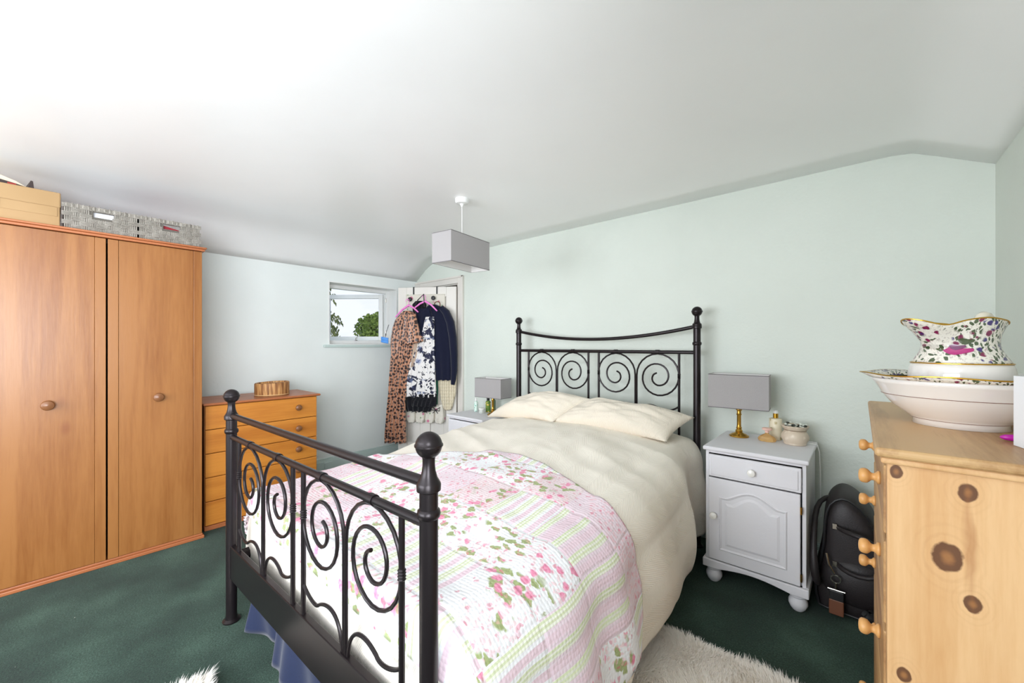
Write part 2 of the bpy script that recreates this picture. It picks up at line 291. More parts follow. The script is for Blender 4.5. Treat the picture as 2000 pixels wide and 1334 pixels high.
# ------------------------------------------------------------------ mesh helpers
class B:
    def __init__(s): s.v = []; s.f = []; s.uv = None; s.mi = []
    def add(s, vs, fs, mi=0):
        o = len(s.v); s.v += [tuple(v) for v in vs]; s.f += [tuple(i + o for i in f) for f in fs]; s.mi += [mi] * len(fs); return s
    def box(s, x0, x1, y0, y1, z0, z1, mi=0):
        vs = [(x, y, z) for z in (z0, z1) for y in (y0, y1) for x in (x0, x1)]
        return s.add(vs, [(0, 2, 3, 1), (4, 5, 7, 6), (0, 1, 5, 4), (2, 6, 7, 3), (0, 4, 6, 2), (1, 3, 7, 5)], mi)
    def lathe(s, prof, c=(0, 0, 0), n=24, axis='z', rf=None, mi=0):
        vs = []; m = len(prof)
        for r, h in prof:
            for k in range(n):
                a = 2 * PI * k / n; rr = r
                p = (rr * math.cos(a), rr * math.sin(a), h)
                if rf: p = rf(a, r, h)
                if axis == 'x': p = (p[2], p[0], p[1])
                elif axis == 'y': p = (p[0], p[2], p[1])
                vs.append((p[0] + c[0], p[1] + c[1], p[2] + c[2]))
        fs = []
        for i in range(m - 1):
            for k in range(n):
                a, b2 = i * n + k, i * n + (k + 1) % n
                q = (a, b2, b2 + n, a + n)
                fs.append(q if axis != 'y' else q[::-1])
        if prof[0][0] > 1e-4: fs.append(tuple(range(n))[::-1])
        if prof[-1][0] > 1e-4: fs.append(tuple(range((m - 1) * n, m * n)))
        return s.add(vs, fs, mi)
    def tube(s, path, r, n=8, closed=False, flat=1.0, mi=0):
        P = [Vector(p) for p in path]; N = len(P); vs = []
        up = None; rs = r if isinstance(r, (list, tuple)) else [r] * N
        for i in range(N):
            t = (P[(i + 1) % N] - P[i - 1]) if closed else (P[min(i + 1, N - 1)] - P[max(i - 1, 0)])
            t.normalize()
            if up is None:
                up = Vector((0, 0, 1)) if abs(t.z) < .9 else Vector((1, 0, 0))
            up = (up - t * up.dot(t)); up.normalize(); sd = t.cross(up)
            for k in range(n):
                a = 2 * PI * k / n
                vs.append(P[i] + up * (math.cos(a) * rs[i] * flat) + sd * (math.sin(a) * rs[i]))
        fs = []
        for i in range(N if closed else N - 1):
            for k in range(n):
                a = i * n + k; b2 = i * n + (k + 1) % n; j = ((i + 1) % N) * n
                fs.append((a, j + k, j + (k + 1) % n, b2))
        if not closed: fs += [tuple(range(n)), tuple(range((N - 1) * n, N * n))[::-1]]
        return s.add(vs, fs, mi)
    def prism(s, poly, t0, t1, plane='xz', mi=0):   # polygon in a plane, extruded along the third axis
        n = len(poly)
        def P(a, b2, t): return {'xz': (a, t, b2), 'yz': (t, a, b2), 'xy': (a, b2, t)}[plane]
        vs = [P(a, b2, t0) for a, b2 in poly] + [P(a, b2, t1) for a, b2 in poly]
        return s.add(vs, [tuple(range(n)), tuple(range(n, 2 * n))[::-1]] + [(i, i + n, (i + 1) % n + n, (i + 1) % n) for i in range(n)], mi)
    def ball(s, c, r, n=14, sc=(1, 1, 1)):
        prof = [(r * math.sin(PI * i / n), -r * math.cos(PI * i / n)) for i in range(n + 1)]
        return s.lathe(prof, c, n * 2, rf=lambda a, rr, h: (rr * math.cos(a) * sc[0], rr * math.sin(a) * sc[1], h * sc[2]))
    def grid(s, fn, nu, nv, uvf=None, closed_u=False):
        vs = []; uv = []
        for j in range(nv + 1):
            for i in range(nu + 1):
                u, v = i / nu, j / nv; vs.append(fn(u, v)); uv.append(uvf(u, v) if uvf else (u, v))
        fs = [(j * (nu + 1) + i, j * (nu + 1) + i + 1, (j + 1) * (nu + 1) + i + 1, (j + 1) * (nu + 1) + i) for j in range(nv) for i in range(nu)]
        base = len(s.v)
        if s.uv is None: s.uv = [(0, 0)] * base
        s.uv += uv; return s.add(vs, fs)
    def build(s, name, m, parent=None, smooth=False, bevel=0, seg=2, solid=0, sub=0, loc=None, label=None, kind=None, recalc=True):
        me = bpy.data.meshes.new(name); me.from_pydata(s.v, [], s.f)
        for mm in (m if isinstance(m, (list, tuple)) else [m]): me.materials.append(mm)
        if any(s.mi): me.polygons.foreach_set('material_index', s.mi)
        if s.uv is not None:
            ul = me.uv_layers.new(name='UVMap')
            for li, l in enumerate(me.loops): ul.data[li].uv = s.uv[l.vertex_index] if l.vertex_index < len(s.uv) else (0, 0)
        if recalc:
            bm = bmesh.new(); bm.from_mesh(me); bmesh.ops.recalc_face_normals(bm, faces=bm.faces); bm.to_mesh(me); bm.free()
        if smooth:
            me.polygons.foreach_set('use_smooth', [True] * len(me.polygons))
            if smooth != 'full': me.set_sharp_from_angle(angle=math.radians(38))
        me.update()
        o = bpy.data.objects.new(name, me); COL.objects.link(o)
        if parent: o.parent = parent
        if loc: o.location = loc
        if solid: md = o.modifiers.new('solid', 'SOLIDIFY'); md.thickness = solid; md.offset = -1
        if bevel: md = o.modifiers.new('bevel', 'BEVEL'); md.width = bevel; md.segments = seg; md.limit_method = 'ANGLE'
        if sub: md = o.modifiers.new('sub', 'SUBSURF'); md.levels = sub; md.render_levels = sub
        if label: o['label'] = label
        if kind: o['kind'] = kind
        return o
def tag(o, label, cat, group=None, kind=None):
    o['label'] = label; o['category'] = cat
    if group: o['group'] = group
    if kind: o['kind'] = kind
    return o
def thing(name, label, cat, loc=(0, 0, 0), rz=0, group=None):
    o = bpy.data.objects.new(name, None); COL.objects.link(o); o.location = loc; o.rotation_euler = (0, 0, rz)
    return tag(o, label, cat, group)
def struct(o): o['kind'] = 'structure'; return o
def bx(name, m, parent, x0, x1, y0, y1, z0, z1, bevel=.003, **k): return B().box(x0, x1, y0, y1, z0, z1).build(name, m, parent, bevel=bevel, **k)
def fb(x, y, z, s=1.0): return noise.noise(Vector((x * s, y * s, z * s)))
def sm(a, b, x): t = max(0, min(1, (x - a) / (b - a))); return t * t * (3 - 2 * t)

# ------------------------------------------------------------------ room shell
XL, XR, YB, YF = -4.08, .478, 2.90, -2.85
b = B().box(XL - .3, XR + .3, YF - .3, YB + .02, -.12, 0); struct(b.build('floor', M['carpet']))
# ceiling: flat in the middle, curving down to the window wall and to the right wall
prof = [(XL - .02, 2.055), (-4.0, 2.12), (-3.90, 2.185), (-3.80, 2.235), (-3.70, 2.265), (-3.58, 2.283), (-3.4, 2.292), (-2.5, 2.294), (-1.0, 2.294), (0.0, 2.297), (.12, 2.296), (.20, 2.285), (.27, 2.255), (.34, 2.22), (.42, 2.175), (XR + .02, 2.14)]
b = B(); ny = 24
b.grid(lambda u, v: (prof[round(u * (len(prof) - 1))][0], YF - .05 + v * (YB + .07 - YF), prof[round(u * (len(prof) - 1))][1] + .004 * fb(u * 9, v * 7, 3)), len(prof) - 1, ny)
o = b.build('ceiling', M['ceiling'], smooth='full', recalc=False); md = o.modifiers.new('s', 'SOLIDIFY'); md.thickness = .15; md.offset = 1; struct(o)
WZ = 2.45
# window wall (left) with opening
W0, W1, WZ0, WZ1 = 1.83, 2.63, 1.30, 1.955
b = B(); b.box(XL - .28, XL, YF - .2, W0, 0, 2.2).box(XL - .28, XL, W1, YB + .25, 0, 2.2).box(XL - .28, XL, W0, W1, 0, WZ0).box(XL - .28, XL, W0, W1, WZ1, 2.2)
struct(b.build('wall_left', M['wall_blue']))
# back wall with door opening
D0, D1, DZ = -3.98, -3.30, 1.975
b = B(); b.box(XL, D0, YB, YB + .15, 0, WZ).box(D1, XR + .3, YB, YB + .15, 0, WZ).box(D0, D1, YB, YB + .15, DZ, WZ)
struct(b.build('wall_back', M['wall_mint']))
b = B(); b.box(XL, -3.0, 3.9, 4.0, 0, 2.4).box(XL - .1, XL, YB + .15, 4.0, 0, 2.4).box(-3.1, -3.0, YB + .15, 3.9, 0, 2.4).box(XL, -3.0, YB + .15, 3.9, 2.3, 2.4).box(XL, -3.0, YB + .02, 3.9, -.1, 0)
struct(b.build('wall_hall', M['door']))
# right wall, with the side window beside the camera
b = B(); b.box(XR, XR + .25, -.08, YB + .15, 0, WZ).box(XR, XR + .25, YF - .2, -2.42, 0, WZ).box(XR, XR + .25, -2.42, -.08, 0, .74).box(XR, XR + .25, -2.42, -.08, 2.06, WZ)
struct(b.build('wall_right', M['wall_mint']))
b = B(); b.box(XL, -3.6, YF - .25, YF, 0, WZ).box(-.2, XR, YF - .25, YF, 0, WZ).box(-3.6, -.2, YF - .25, YF, 0, .72).box(-3.6, -.2, YF - .25, YF, 2.12, WZ)
struct(b.build('wall_front', M['wall_mint']))
def frame4(b, a0, a1, z0, z1, t, d0, d1, plane):   # rectangular frame
    for (p0, p1, q0, q1) in ((a0, a0 + t, z0, z1), (a1 - t, a1, z0, z1), (a0 + t, a1 - t, z0, z0 + t), (a0 + t, a1 - t, z1 - t, z1)):
        if plane == 'x': b.box(d0, d1, p0, p1, q0, q1)
        else: b.box(p0, p1, d0, d1, q0, q1)
    return b
for nm, pl, a0, a1, z0, z1, d0, d1 in (('window_2', 'x', -2.42, -.08, .74, 2.06, XR + .14, XR + .2), ('window_3', 'y', -3.6, -.2, .72, 2.12, YF - .2, YF - .14)):
    b = frame4(B(), a0, a1, z0, z1, .05, d0, d1, pl); mid = (a0 + a1) / 2
    if pl == 'x': b.box(d0, d1, mid - .025, mid + .025, z0 + .05, z1 - .05)
    else: b.box(mid - .025, mid + .025, d0, d1, z0 + .05, z1 - .05)
    struct(b.build(nm, M['white'], bevel=.004))
# skirting boards
def skirt(name, p):
    b = B(); x0, x1, y0, y1, ax = p
    def mk(t, z0, z1):
        if ax == 'x+': b.box(x0, x0 + t, y0, y1, z0, z1)
        elif ax == 'y-': b.box(x0, x1, y0 - t, y0, z0, z1)
        else: b.box(x0 - t, x0, y0, y1, z0, z1)
    mk(.022, 0, .125); mk(.014, .125, .145); mk(.008, .145, .158)
    struct(b.build(name, M['skirt'], bevel=.003))
skirt('baseboard_left', (XL, 0, YF, YB, 'x+')); skirt('baseboard_back', (-3.19, XR, YB, 0, 'y-')); skirt('baseboard_right', (XR, 0, YF, YB, 'x-'))
# window_1: reveal lining, frame, casement standing open, sill
w1 = B(); frame4(w1, W0, W1, WZ0, WZ1, .012, XL - .19, XL + .004, 'x'); win = struct(w1.build('window_1', M['white'], bevel=.002))
frame4(B(), W0 + .012, W1 - .012, WZ0 + .012, WZ1 - .012, .038, XL - .21, XL - .15, 'x').build('window_frame', M['white'], win, bevel=.004)
bx('window_sill', M['skirt'], win, XL - .01, XL + .03, W0 - .05, W1 + .04, WZ0 - .022, WZ0 + .004, .004)
cas = thing('tmp', '', '', (XL - .205, W1 - .055, 0), math.radians(180 + 38)); cas.name = 'casement_pivot'
# casement built in its own frame: x runs away from the hinge, turned outwards by about 68 degrees
L = W1 - W0 - .10; z0, z1 = WZ0 + .052, WZ1 - .052
cm = B(); frame4(cm, 0.0, L, z0, z1, .05, -.02, .02, 'y')
ca = math.radians(180 + 38)
def placed(bb, ang, ox, oy):
    c, s_ = math.cos(ang), math.sin(ang); bb.v = [(ox + x * c - y * s_, oy + x * s_ + y * c, z) for x, y, z in bb.v]; return bb
bpy.data.objects.remove(cas)
cs = placed(cm, ca, XL - .21, W1 - .055).build('casement', M['white'], win, bevel=.005)
placed(B().box(.05, L - .05, -.003, .003, z0 + .05, z1 - .05), ca, XL - .21, W1 - .055).build('pane', M['glass'], cs)
for zz in (z0 + .06, z1 - .10): B().lathe([(.008, 0), (.008, .05)], (XL - .155, W1 - .053, zz), 10).build('hinge', M['steel'], win, smooth=True)
hb = B(); hb.box(XL - .165, XL - .135, 2.19, 2.215, WZ0 + .05, WZ0 + .056); hb.tube([(XL - .15, 2.2, WZ0 + .05), (XL - .15, 2.2, WZ0 + .075), (XL - .15, 2.22, WZ0 + .085)], .005, 8)
hb.build('window_catch', M['steel'], win, smooth=True)
# socket on the skirting
b = B(); b.box(XL + .022, XL + .029, 1.78, 1.865, .03, .115); sk = b.build('trim_1', M['skirt'], bevel=.003); struct(sk)
# door: architrave and open leaf
fr = B()
fr.box(XL + .004, D0, YB - .02, YB, 0, DZ + .075); fr.box(D1, D1 + .085, YB - .02, YB, 0, DZ + .075); fr.box(D0, D1, YB - .02, YB, DZ, DZ + .075)
fr.box(D1 + .065, D1 + .088, YB - .03, YB - .02, 0, DZ + .078); fr.box(XL + .004, D1 + .088, YB - .03, YB - .02, DZ + .058, DZ + .078)
fr.box(D1 - .03, D1, YB, YB + .15, 0, DZ).box(D0, D0 + .012, YB, YB + .15, 0, DZ).box(D0, D1, YB, YB + .15, DZ - .012, DZ)
door = struct(fr.build('door_1', M['door'], bevel=.004))
AL = math.radians(212); HX, HY = -3.315, 2.865
def LB(bb): return placed(bb, AL, HX, HY)
LW, LH = .655, 1.935
lf = B()
lf.box(-.012, .10, -.02, .02, .01, LH).box(LW - .10, LW, -.02, .02, .01, LH)
for a, c_ in ((.01, .2), (.80, .96), (LH - .11, LH)): lf.box(.10, LW - .10, -.02, .02, a, c_)
lf.box(.283, .373, -.02, .02, .2, .8).box(.283, .373, -.02, .02, .96, LH - .11)
leaf_o = LB(lf).build('door_leaf', M['door'], door, bevel=.004)
for x0, x1 in ((.10, .283), (.373, LW - .10)):
    for a, c_ in ((.2, .8), (.96, LH - .11)):
        LB(B().box(x0, x1, -.006, .006, a, c_).box(x0 + .03, x1 - .03, -.010, .010, a + .03, c_ - .03)).build('door_panel', M['door'], leaf_o, bevel=.004)
LB(B().lathe([(.012, .02), (.01, .045), (.026, .055), (.028, .068), (.018, .078), (0, .08)], (LW - .05, 0, .98), 16, 'y')).build('door_knob', M['brass'], leaf_o, smooth=True)

# ------------------------------------------------------------------ outside, seen through window_1
b = B().box(-60, -6, -30, 60, -3.2, -3.0); tag(b.build('lawn', M['lawn']), 'green lawn far below the open window', 'lawn', kind='stuff')
def leaves(n, centre, rad, size, seed, sq=(1, 1, 1)):
    rnd = random.Random(seed); bb = B()
    lobes = [(Vector((rnd.uniform(-1, 1) * rad * .6, rnd.uniform(-1, 1) * rad * .6, rnd.uniform(-.6, .7) * rad * .6)), rnd.uniform(.45, .65) * rad) for _ in range(14)]
    for i in range(n):
        c, r = lobes[rnd.randrange(14)]
        d = Vector((rnd.gauss(0, 1), rnd.gauss(0, 1), rnd.gauss(0, 1))).normalized() * r * rnd.uniform(.75, 1.0)
        p = Vector(centre) + Vector(((c + d).x * sq[0], (c + d).y * sq[1], (c + d).z * sq[2]))
        a = Vector((rnd.gauss(0, 1), rnd.gauss(0, 1), rnd.gauss(0, 1))).normalized() * size; q = a.orthogonal().normalized() * size * .6
        bb.add([p - a, p - q, p + a, p + q], [(0, 1, 2, 3)])
    return bb
t = thing('broadleaf_tree', 'round leafy green tree outside the window, right of the conifer', 'tree', (-22.9, 14.4, -3))
leaves(9000, (0, 0, 4.55), 2.0, .13, 3).build('crown', M['tree'], t, recalc=False, kind='stuff'); B().tube([(0, 0, 0), (.1, 0, 2), (0, .1, 4.2)], [.22, .17, .1], 10).build('trunk', M['bark'], t, smooth=True)
t = thing('conifer_tree', 'tall conifer with drooping branches at the window\'s left edge', 'tree', (-12.95, 5.157, -3))
bb = B(); rnd = random.Random(5)
for k in range(34):
    z = 2.2 + k * .17; a0 = k * 2.4; R = 1.95 * (1 - (k / 42)) * rnd.uniform(.7, 1.1)
    for q in range(46):
        f_ = q / 46; r_ = R * f_; zz = z - .25 * f_ * f_ - rnd.uniform(0, .22) * (.3 + f_)
        for sgn in (0, PI * .66, PI * 1.33):
            a = a0 + sgn + rnd.uniform(-.12, .12); p = Vector((r_ * math.cos(a), r_ * math.sin(a), zz))
            d = Vector((rnd.uniform(-1, 1) * .05, rnd.uniform(-1, 1) * .05, -.11)); s_ = Vector((.035, .02, 0))
            bb.add([p - s_, p + d, p + s_, p - d * .5], [(0, 1, 2, 3)])
bb.build('needles', M['conifer'], t, recalc=False, kind='stuff'); B().tube([(0, 0, 0), (0, 0, 4), (0, 0, 8.2)], [.18, .12, .02], 10).build('trunk', M['bark'], t, smooth=True)

# ------------------------------------------------------------------ wardrobe
wd = thing('wardrobe', 'tall orange pine wardrobe with flat doors and round brown knobs', 'wardrobe', (-3.34, .655, 0))
# local: x 0 = door face, negative to the wall; y 0 = right end, negative to the left
WL = -1.37
bx('side_panel', M['ward'], wd, -.60, -.022, -.018, 0, .03, 1.93, .001)
bx('side_panel', M['ward'], wd, -.60, -.022, WL, WL + .018, .03, 1.93, .001)
bx('back_panel', M['dark_gap'], wd, -.605, -.59, WL, 0, .03, 1.93, 0)
bx('shelf_board', M['dark_gap'], wd, -.58, -.03, WL + .018, -.018, 1.905, 1.925, 0)
b = B(); b.box(-.61, .012, WL - .012, .012, 1.93, 1.945).box(-.61, .02, WL - .02, .02, 1.945, 1.957); b.build('cornice', M['ward_x'], wd, bevel=.005, seg=3)
b = B(); b.box(-.60, .008, WL - .005, .008, 0, .02).box(-.60, .0, WL, 0, .02, .034); b.build('plinth', M['ward_x'], wd, bevel=.004)
dz0, dz1 = .036, 1.926
for k in range(3):
    y1 = -.004 - k * .4545; y0 = y1 - .4465
    d = bx('door', M['ward'], wd, -.02, -.001, y0 + .046, y1 - .046, dz0, dz1, .0015)
    bx('stile', M['ward'], d, -.02, .0015, y0, y0 + .045, dz0, dz1, .002); bx('stile', M['ward'], d, -.02, .0015, y1 - .045, y1, dz0, dz1, .002)
    yk = (y0 + y1) / 2
    B().lathe([(.012, 0), (.009, .010), (.022, .016), (.027, .024), (.024, .033), (.012, .039), (0, .040)], (-.001, yk, .972), 20, 'x').build('knob', M['knob_brown'], d, smooth=True)
# things on the wardrobe
def basket(y0, y1, label, inside, insidem, slot):
    x0, x1, z0, h = -.42, -.015, 0, .143
    t = thing('storage_basket', label, 'basket', (-3.34, y0, 1.9575), 0, 'woven baskets on the wardrobe'); W = y1 - y0
    b = B(); ts = .006
    b.box(x0, x1, 0, ts, .0, h).box(x0, x1, W - ts, W, 0, h).box(x0, x0 + ts, ts, W - ts, 0, h).box(x0, x1, ts, W - ts, 0, ts)
    hy0, hy1, hz0, hz1 = W * .38, W * .66, h * .60, h * .80
    b.box(x1 - ts, x1, ts, hy0, ts, h).box(x1 - ts, x1, hy1, W - ts, ts, h).box(x1 - ts, x1, hy0, hy1, ts, hz0).box(x1 - ts, x1, hy0, hy1, hz1, h)
    b.build('basket_body', M['weave_dark'], t)
    wv = B(); nr, ncol = 6, 9; ch = h / nr; cw = W / ncol
    for r in range(nr):
        for c_ in range(ncol):
            ya, za = c_ * cw, r * ch
            if ya + cw > hy0 and ya < hy1 and za + ch > hz0 and za < hz1: continue
            if (r + c_) % 2:
                for q in range(3): wv.tube([(x1 + .001, ya - cw * .25, za + ch * (q + .5) / 3), (x1 + .006, ya + cw * .5, za + ch * (q + .5) / 3), (x1 + .001, ya + cw * 1.25, za + ch * (q + .5) / 3)], ch / 6.4, 6)
            else:
                for q in range(4): wv.tube([(x1, ya + cw * (q + .5) / 4, za), (x1 + .003, ya + cw * (q + .5) / 4, za + ch * .5), (x1, ya + cw * (q + .5) / 4, za + ch)], cw / 9, 5)
    for q in range(14):   # wrapped top edge
        ya = (q + .5) * W / 14; wv.tube([(x1 + .001, ya, h - .02), (x1 + .003, ya, h - .008), (x1 - .003, ya, h - .001)], W / 42, 6)
    wv.build('weave', M['weave'], t, smooth=True)
    return t
basket(.032, .333, 'grey woven basket beside the cardboard box, white paper showing in its hand slot', 1, 1, 1)
basket(.342, .640, 'grey woven basket at the right end of the wardrobe, red showing in its hand slot', 1, 1, 1)
b = B(); b.box(-3.70, -3.375, .07, .30, 1.966, 2.075); tag(b.build('paper_stack', plain('white paper', (235, 235, 240), .8)), 'white papers inside the basket next to the cardboard box', 'papers')
b = B(); b.prism([(.38, 1.966), (.60, 1.966), (.60, 2.04), (.38, 2.085)], -3.70, -3.375, 'yz'); tag(b.build('folder', plain('red card', (150, 20, 36), .6), bevel=.003), 'red folder inside the basket at the wardrobe\'s right end', 'folder')
t = thing('cardboard_box', 'brown cardboard box with overlapping flaps on top of the wardrobe', 'box', (-3.355, .018, 1.9575))
bx('box_body', M['card'], t, -.40, 0, -.42, 0, 0, .185, .004)
b = B(); b.box(-.40, .004, -.424, .003, .105, .188); b.build('box_lid', M['card'], t, bevel=.006)
b = B(); b.box(.0005, .003, -.30, -.01, .055, .104); b.build('box_flap', M['card'], t, bevel=.001)
bx('hand_slot', M['dark_gap'], t, .003, .0045, -.212, -.207, .057, .104, 0)
t = thing('open_book', 'dark covered book lying tilted on the cardboard box', 'book', (-3.56, -.36, 2.148), math.radians(8))
b = B(); b.prism([(0, .050), (.20, .020), (.235, .004), (.238, .012), (.20, .034), (0, .098)], 0, .17, 'yz'); b.build('pages', plain('page edges', (222, 205, 180), .8), t)
b = B(); b.prism([(-.01, .022), (.22, -.0), (.262, .010), (.258, .050), (.250, .052), (.240, .010), (.20, .018), (0, .048)], -.005, .18, 'yz'); b.build('cover', plain('dark cover', (52, 38, 36), .5), t)
bx('cover_band', plain('red spine band', (150, 40, 36), .6), t, .172, .182, .17, .20, .002, .018, .001)

# ------------------------------------------------------------------ chest of drawers beyond the wardrobe
ch = thing('chest_of_drawers', 'orange pine chest of five drawers between the wardrobe and window wall', 'chest of drawers', (-3.44, .685, 0))
Wc, Hc = .765, .875
b = B(); b.box(-.46, -.018, 0, .016, .03, Hc).box(-.46, -.018, Wc - .016, Wc, .03, Hc).box(-.46, -.45, 0, Wc, .03, Hc).box(-.45, -.02, .016, Wc - .016, .85, Hc); b.build('carcass', M['ward'], ch, bevel=.001)
bx('inner_frame', M['dark_gap'], ch, -.44, -.022, .016, Wc - .016, .035, .85, 0)
b = B(); b.box(-.47, .02, -.012, Wc + .022, Hc, Hc + .018); b.build('top', M['ward_x'], ch, bevel=.008, seg=3)
bx('plinth', M['ward_x'], ch, -.46, .004, -.002, Wc + .004, 0, .03, .003)
for k in range(5):
    z0 = .034 + k * .168
    d = bx('drawer', M['drawer'], ch, -.02, 0, .004, Wc - .004, z0, z0 + .164, .004)
    for yk in (.155, Wc - .155):
        B().lathe([(.012, 0), (.009, .010), (.021, .016), (.025, .024), (.022, .032), (.011, .038), (0, .039)], (0, yk, z0 + .088), 18, 'x').build('knob', M['knob_brown'], d, smooth=True)
t = thing('log_slice_box', 'round striped wooden log slice box on the pine chest', 'wooden box', (-3.63, 1.17, Hc + .0185))
B().lathe([(0, 0), (.108, 0), (.112, .006), (.112, .098), (.108, .103), (.098, .103), (.096, .09), (0, .088)], (0, 0, 0), 36, rf=lambda a, r, h: (r * math.cos(a) * (1 + .02 * math.sin(3 * a)), r * 1.12 * math.sin(a), h + (.004 * math.sin(a) if h > .05 else 0))).build('box_body', M['log'], t, smooth=True)
B().lathe([(.1115, .003), (.114, .006), (.1115, .011)], (0, 0, 0), 36, rf=lambda a, r, h: (r * math.cos(a) * (1 + .02 * math.sin(3 * a)), r * 1.12 * math.sin(a), h)).build('base_ring', plain('pale wood', (206, 168, 118), .6), t, smooth=True)

# ------------------------------------------------------------------ bed frame
bed = thing('bed_frame', 'black metal double bed frame with scrolled headboard and footboard', 'bed', (-1.53, 1.65, 0))
BO = Vector((-1.53, 1.65, 0))
FL, FRt = Vector((-2.237, .548, 0)), Vector((-.783, .592, 0)); HL, HR = Vector((-2.31, 2.74, 0)), Vector((-.798, 2.74, 0))
def finial(b, x, y, z):
    R_ = .0325; pr = [(.0225, -.112), (.029, -.108), (.0295, -.094), (.027, -.088), (.021, -.078), (.0165, -.062), (.0150, -.048), (.0150, -.034)]
    pr += [(R_ * math.sin(math.radians(q)), -R_ * math.cos(math.radians(q))) for q in range(30, 86, 9)] + [(.0345, -.002), (.0345, .002)] + [(R_ * math.sin(math.radians(q)), -R_ * math.cos(math.radians(q))) for q in range(98, 181, 9)]
    b.lathe(pr, (x, y, z - .034), 28)
def post(p, top, rings):
    x, y = p.x - BO.x, p.y - BO.y
    o = B().lathe([(.036, 0), (.037, .006), (.026, .014), (.0225, .03), (.0225, top - .135)], (x, y, 0), 24).build('post', M['iron'], bed, smooth=True)
    b = B(); finial(b, x, y, top); b.build('finial', M['iron'], o, smooth=True)
    for z in rings: B().lathe([(.0225, -.012), (.027, -.008), (.0285, 0), (.027, .008), (.0225, .012)], (x, y, z), 24).build('collar', M['iron'], o, smooth=True)
post(FL, 1.093, [.895]); post(FRt, 1.093, [.895]); post(HL, 1.552, [1.31, 1.43]); post(HR, 1.552, [1.31, 1.43])
def endboard(P0, P1, zr, zb, head):
    zl = zb - .165 if head else zb
    C0 = (P0 + P1) / 2; ex = (P1 - P0).normalized(); half = (P1 - P0).length / 2
    k = half / .756
    def P(s_, z): v = C0 + ex * s_ - BO; return (v.x, v.y, z)
    nm = 'rail'
    B().tube([P(-half, zr), P(-half / 2, zr), P(0, zr), P(half / 2, zr), P(half, zr)], .0125, 14).build('rail', M['iron'], bed, smooth=True)
    if head:
        B().tube([P(-half + 2 * half * i / 30, 1.345 + .078 * (abs(2 * i / 30 - 1)) ** 2.0) for i in range(31)], .0125, 14).build('top_rail', M['iron'], bed, smooth=True)
        B().tube([P(-half, zl), P(0, zl), P(half, zl)], .012, 12).build('lower_rail', M['iron'], bed, smooth=True)
    else:
        B().tube([P(-half, .967), P(0, .967), P(half, .967)], .0135, 14).build('top_rail', M['iron'], bed, smooth=True)
        nrm = Vector((-ex.y, ex.x, 0)); b = B(); vs = []
        for s_ in (-half, half):
            for t_ in (-.012, .012):
                for z in (zb - .155, zb): v = C0 + ex * s_ + nrm * t_ - BO; vs.append((v.x, v.y, z))
        b.add(vs, [(0, 1, 3, 2), (4, 6, 7, 5), (0, 4, 5, 1), (2, 3, 7, 6), (1, 5, 7, 3), (0, 2, 6, 4)]); b.build('end_board', M['iron'], bed, bevel=.003)
    for s_ in (-.643 * k, -.045 * k, .045 * k, .643 * k):
        B().tube([P(s_, zr - .01), P(s_, zr - .15), P(s_, zl - .002)], .0085, 10).build('bar', M['iron'], bed, smooth=True)
    R = [(0, .150), (45, .154), (90, .157), (135, .152), (180, .143), (225, .137), (270, .131), (315, .12), (360, .106), (405, .095), (450, .086), (495, .08), (540, .074), (585, .069), (630, .062), (675, .049), (720, .035), (765, .026), (800, .024)]
    def rad(d):
        for (a, r0), (a2, r1) in zip(R, R[1:]):
            if d <= a2: t_ = (d - a) / (a2 - a); return r0 + (r1 - r0) * t_
        return R[-1][1]
    for sg in (-1, 1):
        stem = sg * .343 * k
        for outer in (-1, 1):
            # circle centre sits .150 from the stem on the 'outer' side
            cs_ = stem + outer * (.150 + .006) * k; cz = zr - .0115 - .157
            path = [P(stem + outer * .006 * k, zl), P(stem + outer * .006 * k, zb + .1), P(stem + outer * .006 * k, cz - .06)]
            for d in range(0, 806, 15):
                a = math.radians(d); r = rad(d)
                path.append(P(cs_ - outer * r * math.cos(a) * k, cz + r * math.sin(a)))
            B().tube(path, .0062, 9).build('scroll', M['iron'], bed, smooth=True)
            e = path[-1]; 
            # arch between the outer bar and the stem
            bar = stem + outer * (.300 if sg * outer > 0 else .298) * k
            def bz(t_, p): return sum(c * q for c, q in zip(((1 - t_) ** 3, 3 * t_ * (1 - t_) ** 2, 3 * t_ * t_ * (1 - t_), t_ ** 3), p))
            pts = []
            for i in range(13): t_ = i / 12; pts.append(P(bz(t_, (bar, bar - outer * .03, bar - outer * .10, stem + outer * .17)), bz(t_, (zb + .105, zb + .075, zb + .055, zb + .078))))
            for i in range(1, 15): t_ = i / 14; pts.append(P(bz(t_, (stem + outer * .17, stem + outer * .10, stem + outer * .025, stem + outer * .017)), bz(t_, (zb + .078, zb + .118, zb + .10, zb - .002))))
            if head: pts.append(P(stem + outer * .017, zl))
            B().tube(pts, .006, 8).build('arch_rod', M['iron'], bed, smooth=True)
            # collars: where the scroll meets the rail, and where it meets the bar
            v0, v1 = Vector(P(cs_ - .014, zr)), Vector(P(cs_ + .014, zr))
            B().tube([v0, (v0 + v1) / 2, v1], .0158, 14).build('clip', M['iron'], bed, smooth=True)
            b = B(); pb = P(bar, cz + .008)
            for q in range(4): b.lathe([(.0085, -.004), (.0115, 0), (.0085, .004)], (pb[0], pb[1], pb[2] + (q - 1.5) * .008), 12)
            b.build('bar_ring', M['iron'], bed, smooth=True)
endboard(FL, FRt, .868, .362, False); endboard(HL, HR, 1.252, .785, True)
for p, q in ((FL, HL), (FRt, HR)):
    b = B(); a = p - BO; c_ = q - BO
    b.tube([(a.x, a.y, .29), ((a.x + c_.x) / 2, (a.y + c_.y) / 2, .29), (c_.x, c_.y, .29)], .03, 8, flat=1.0); b.build('side_rail', M['iron'], bed)
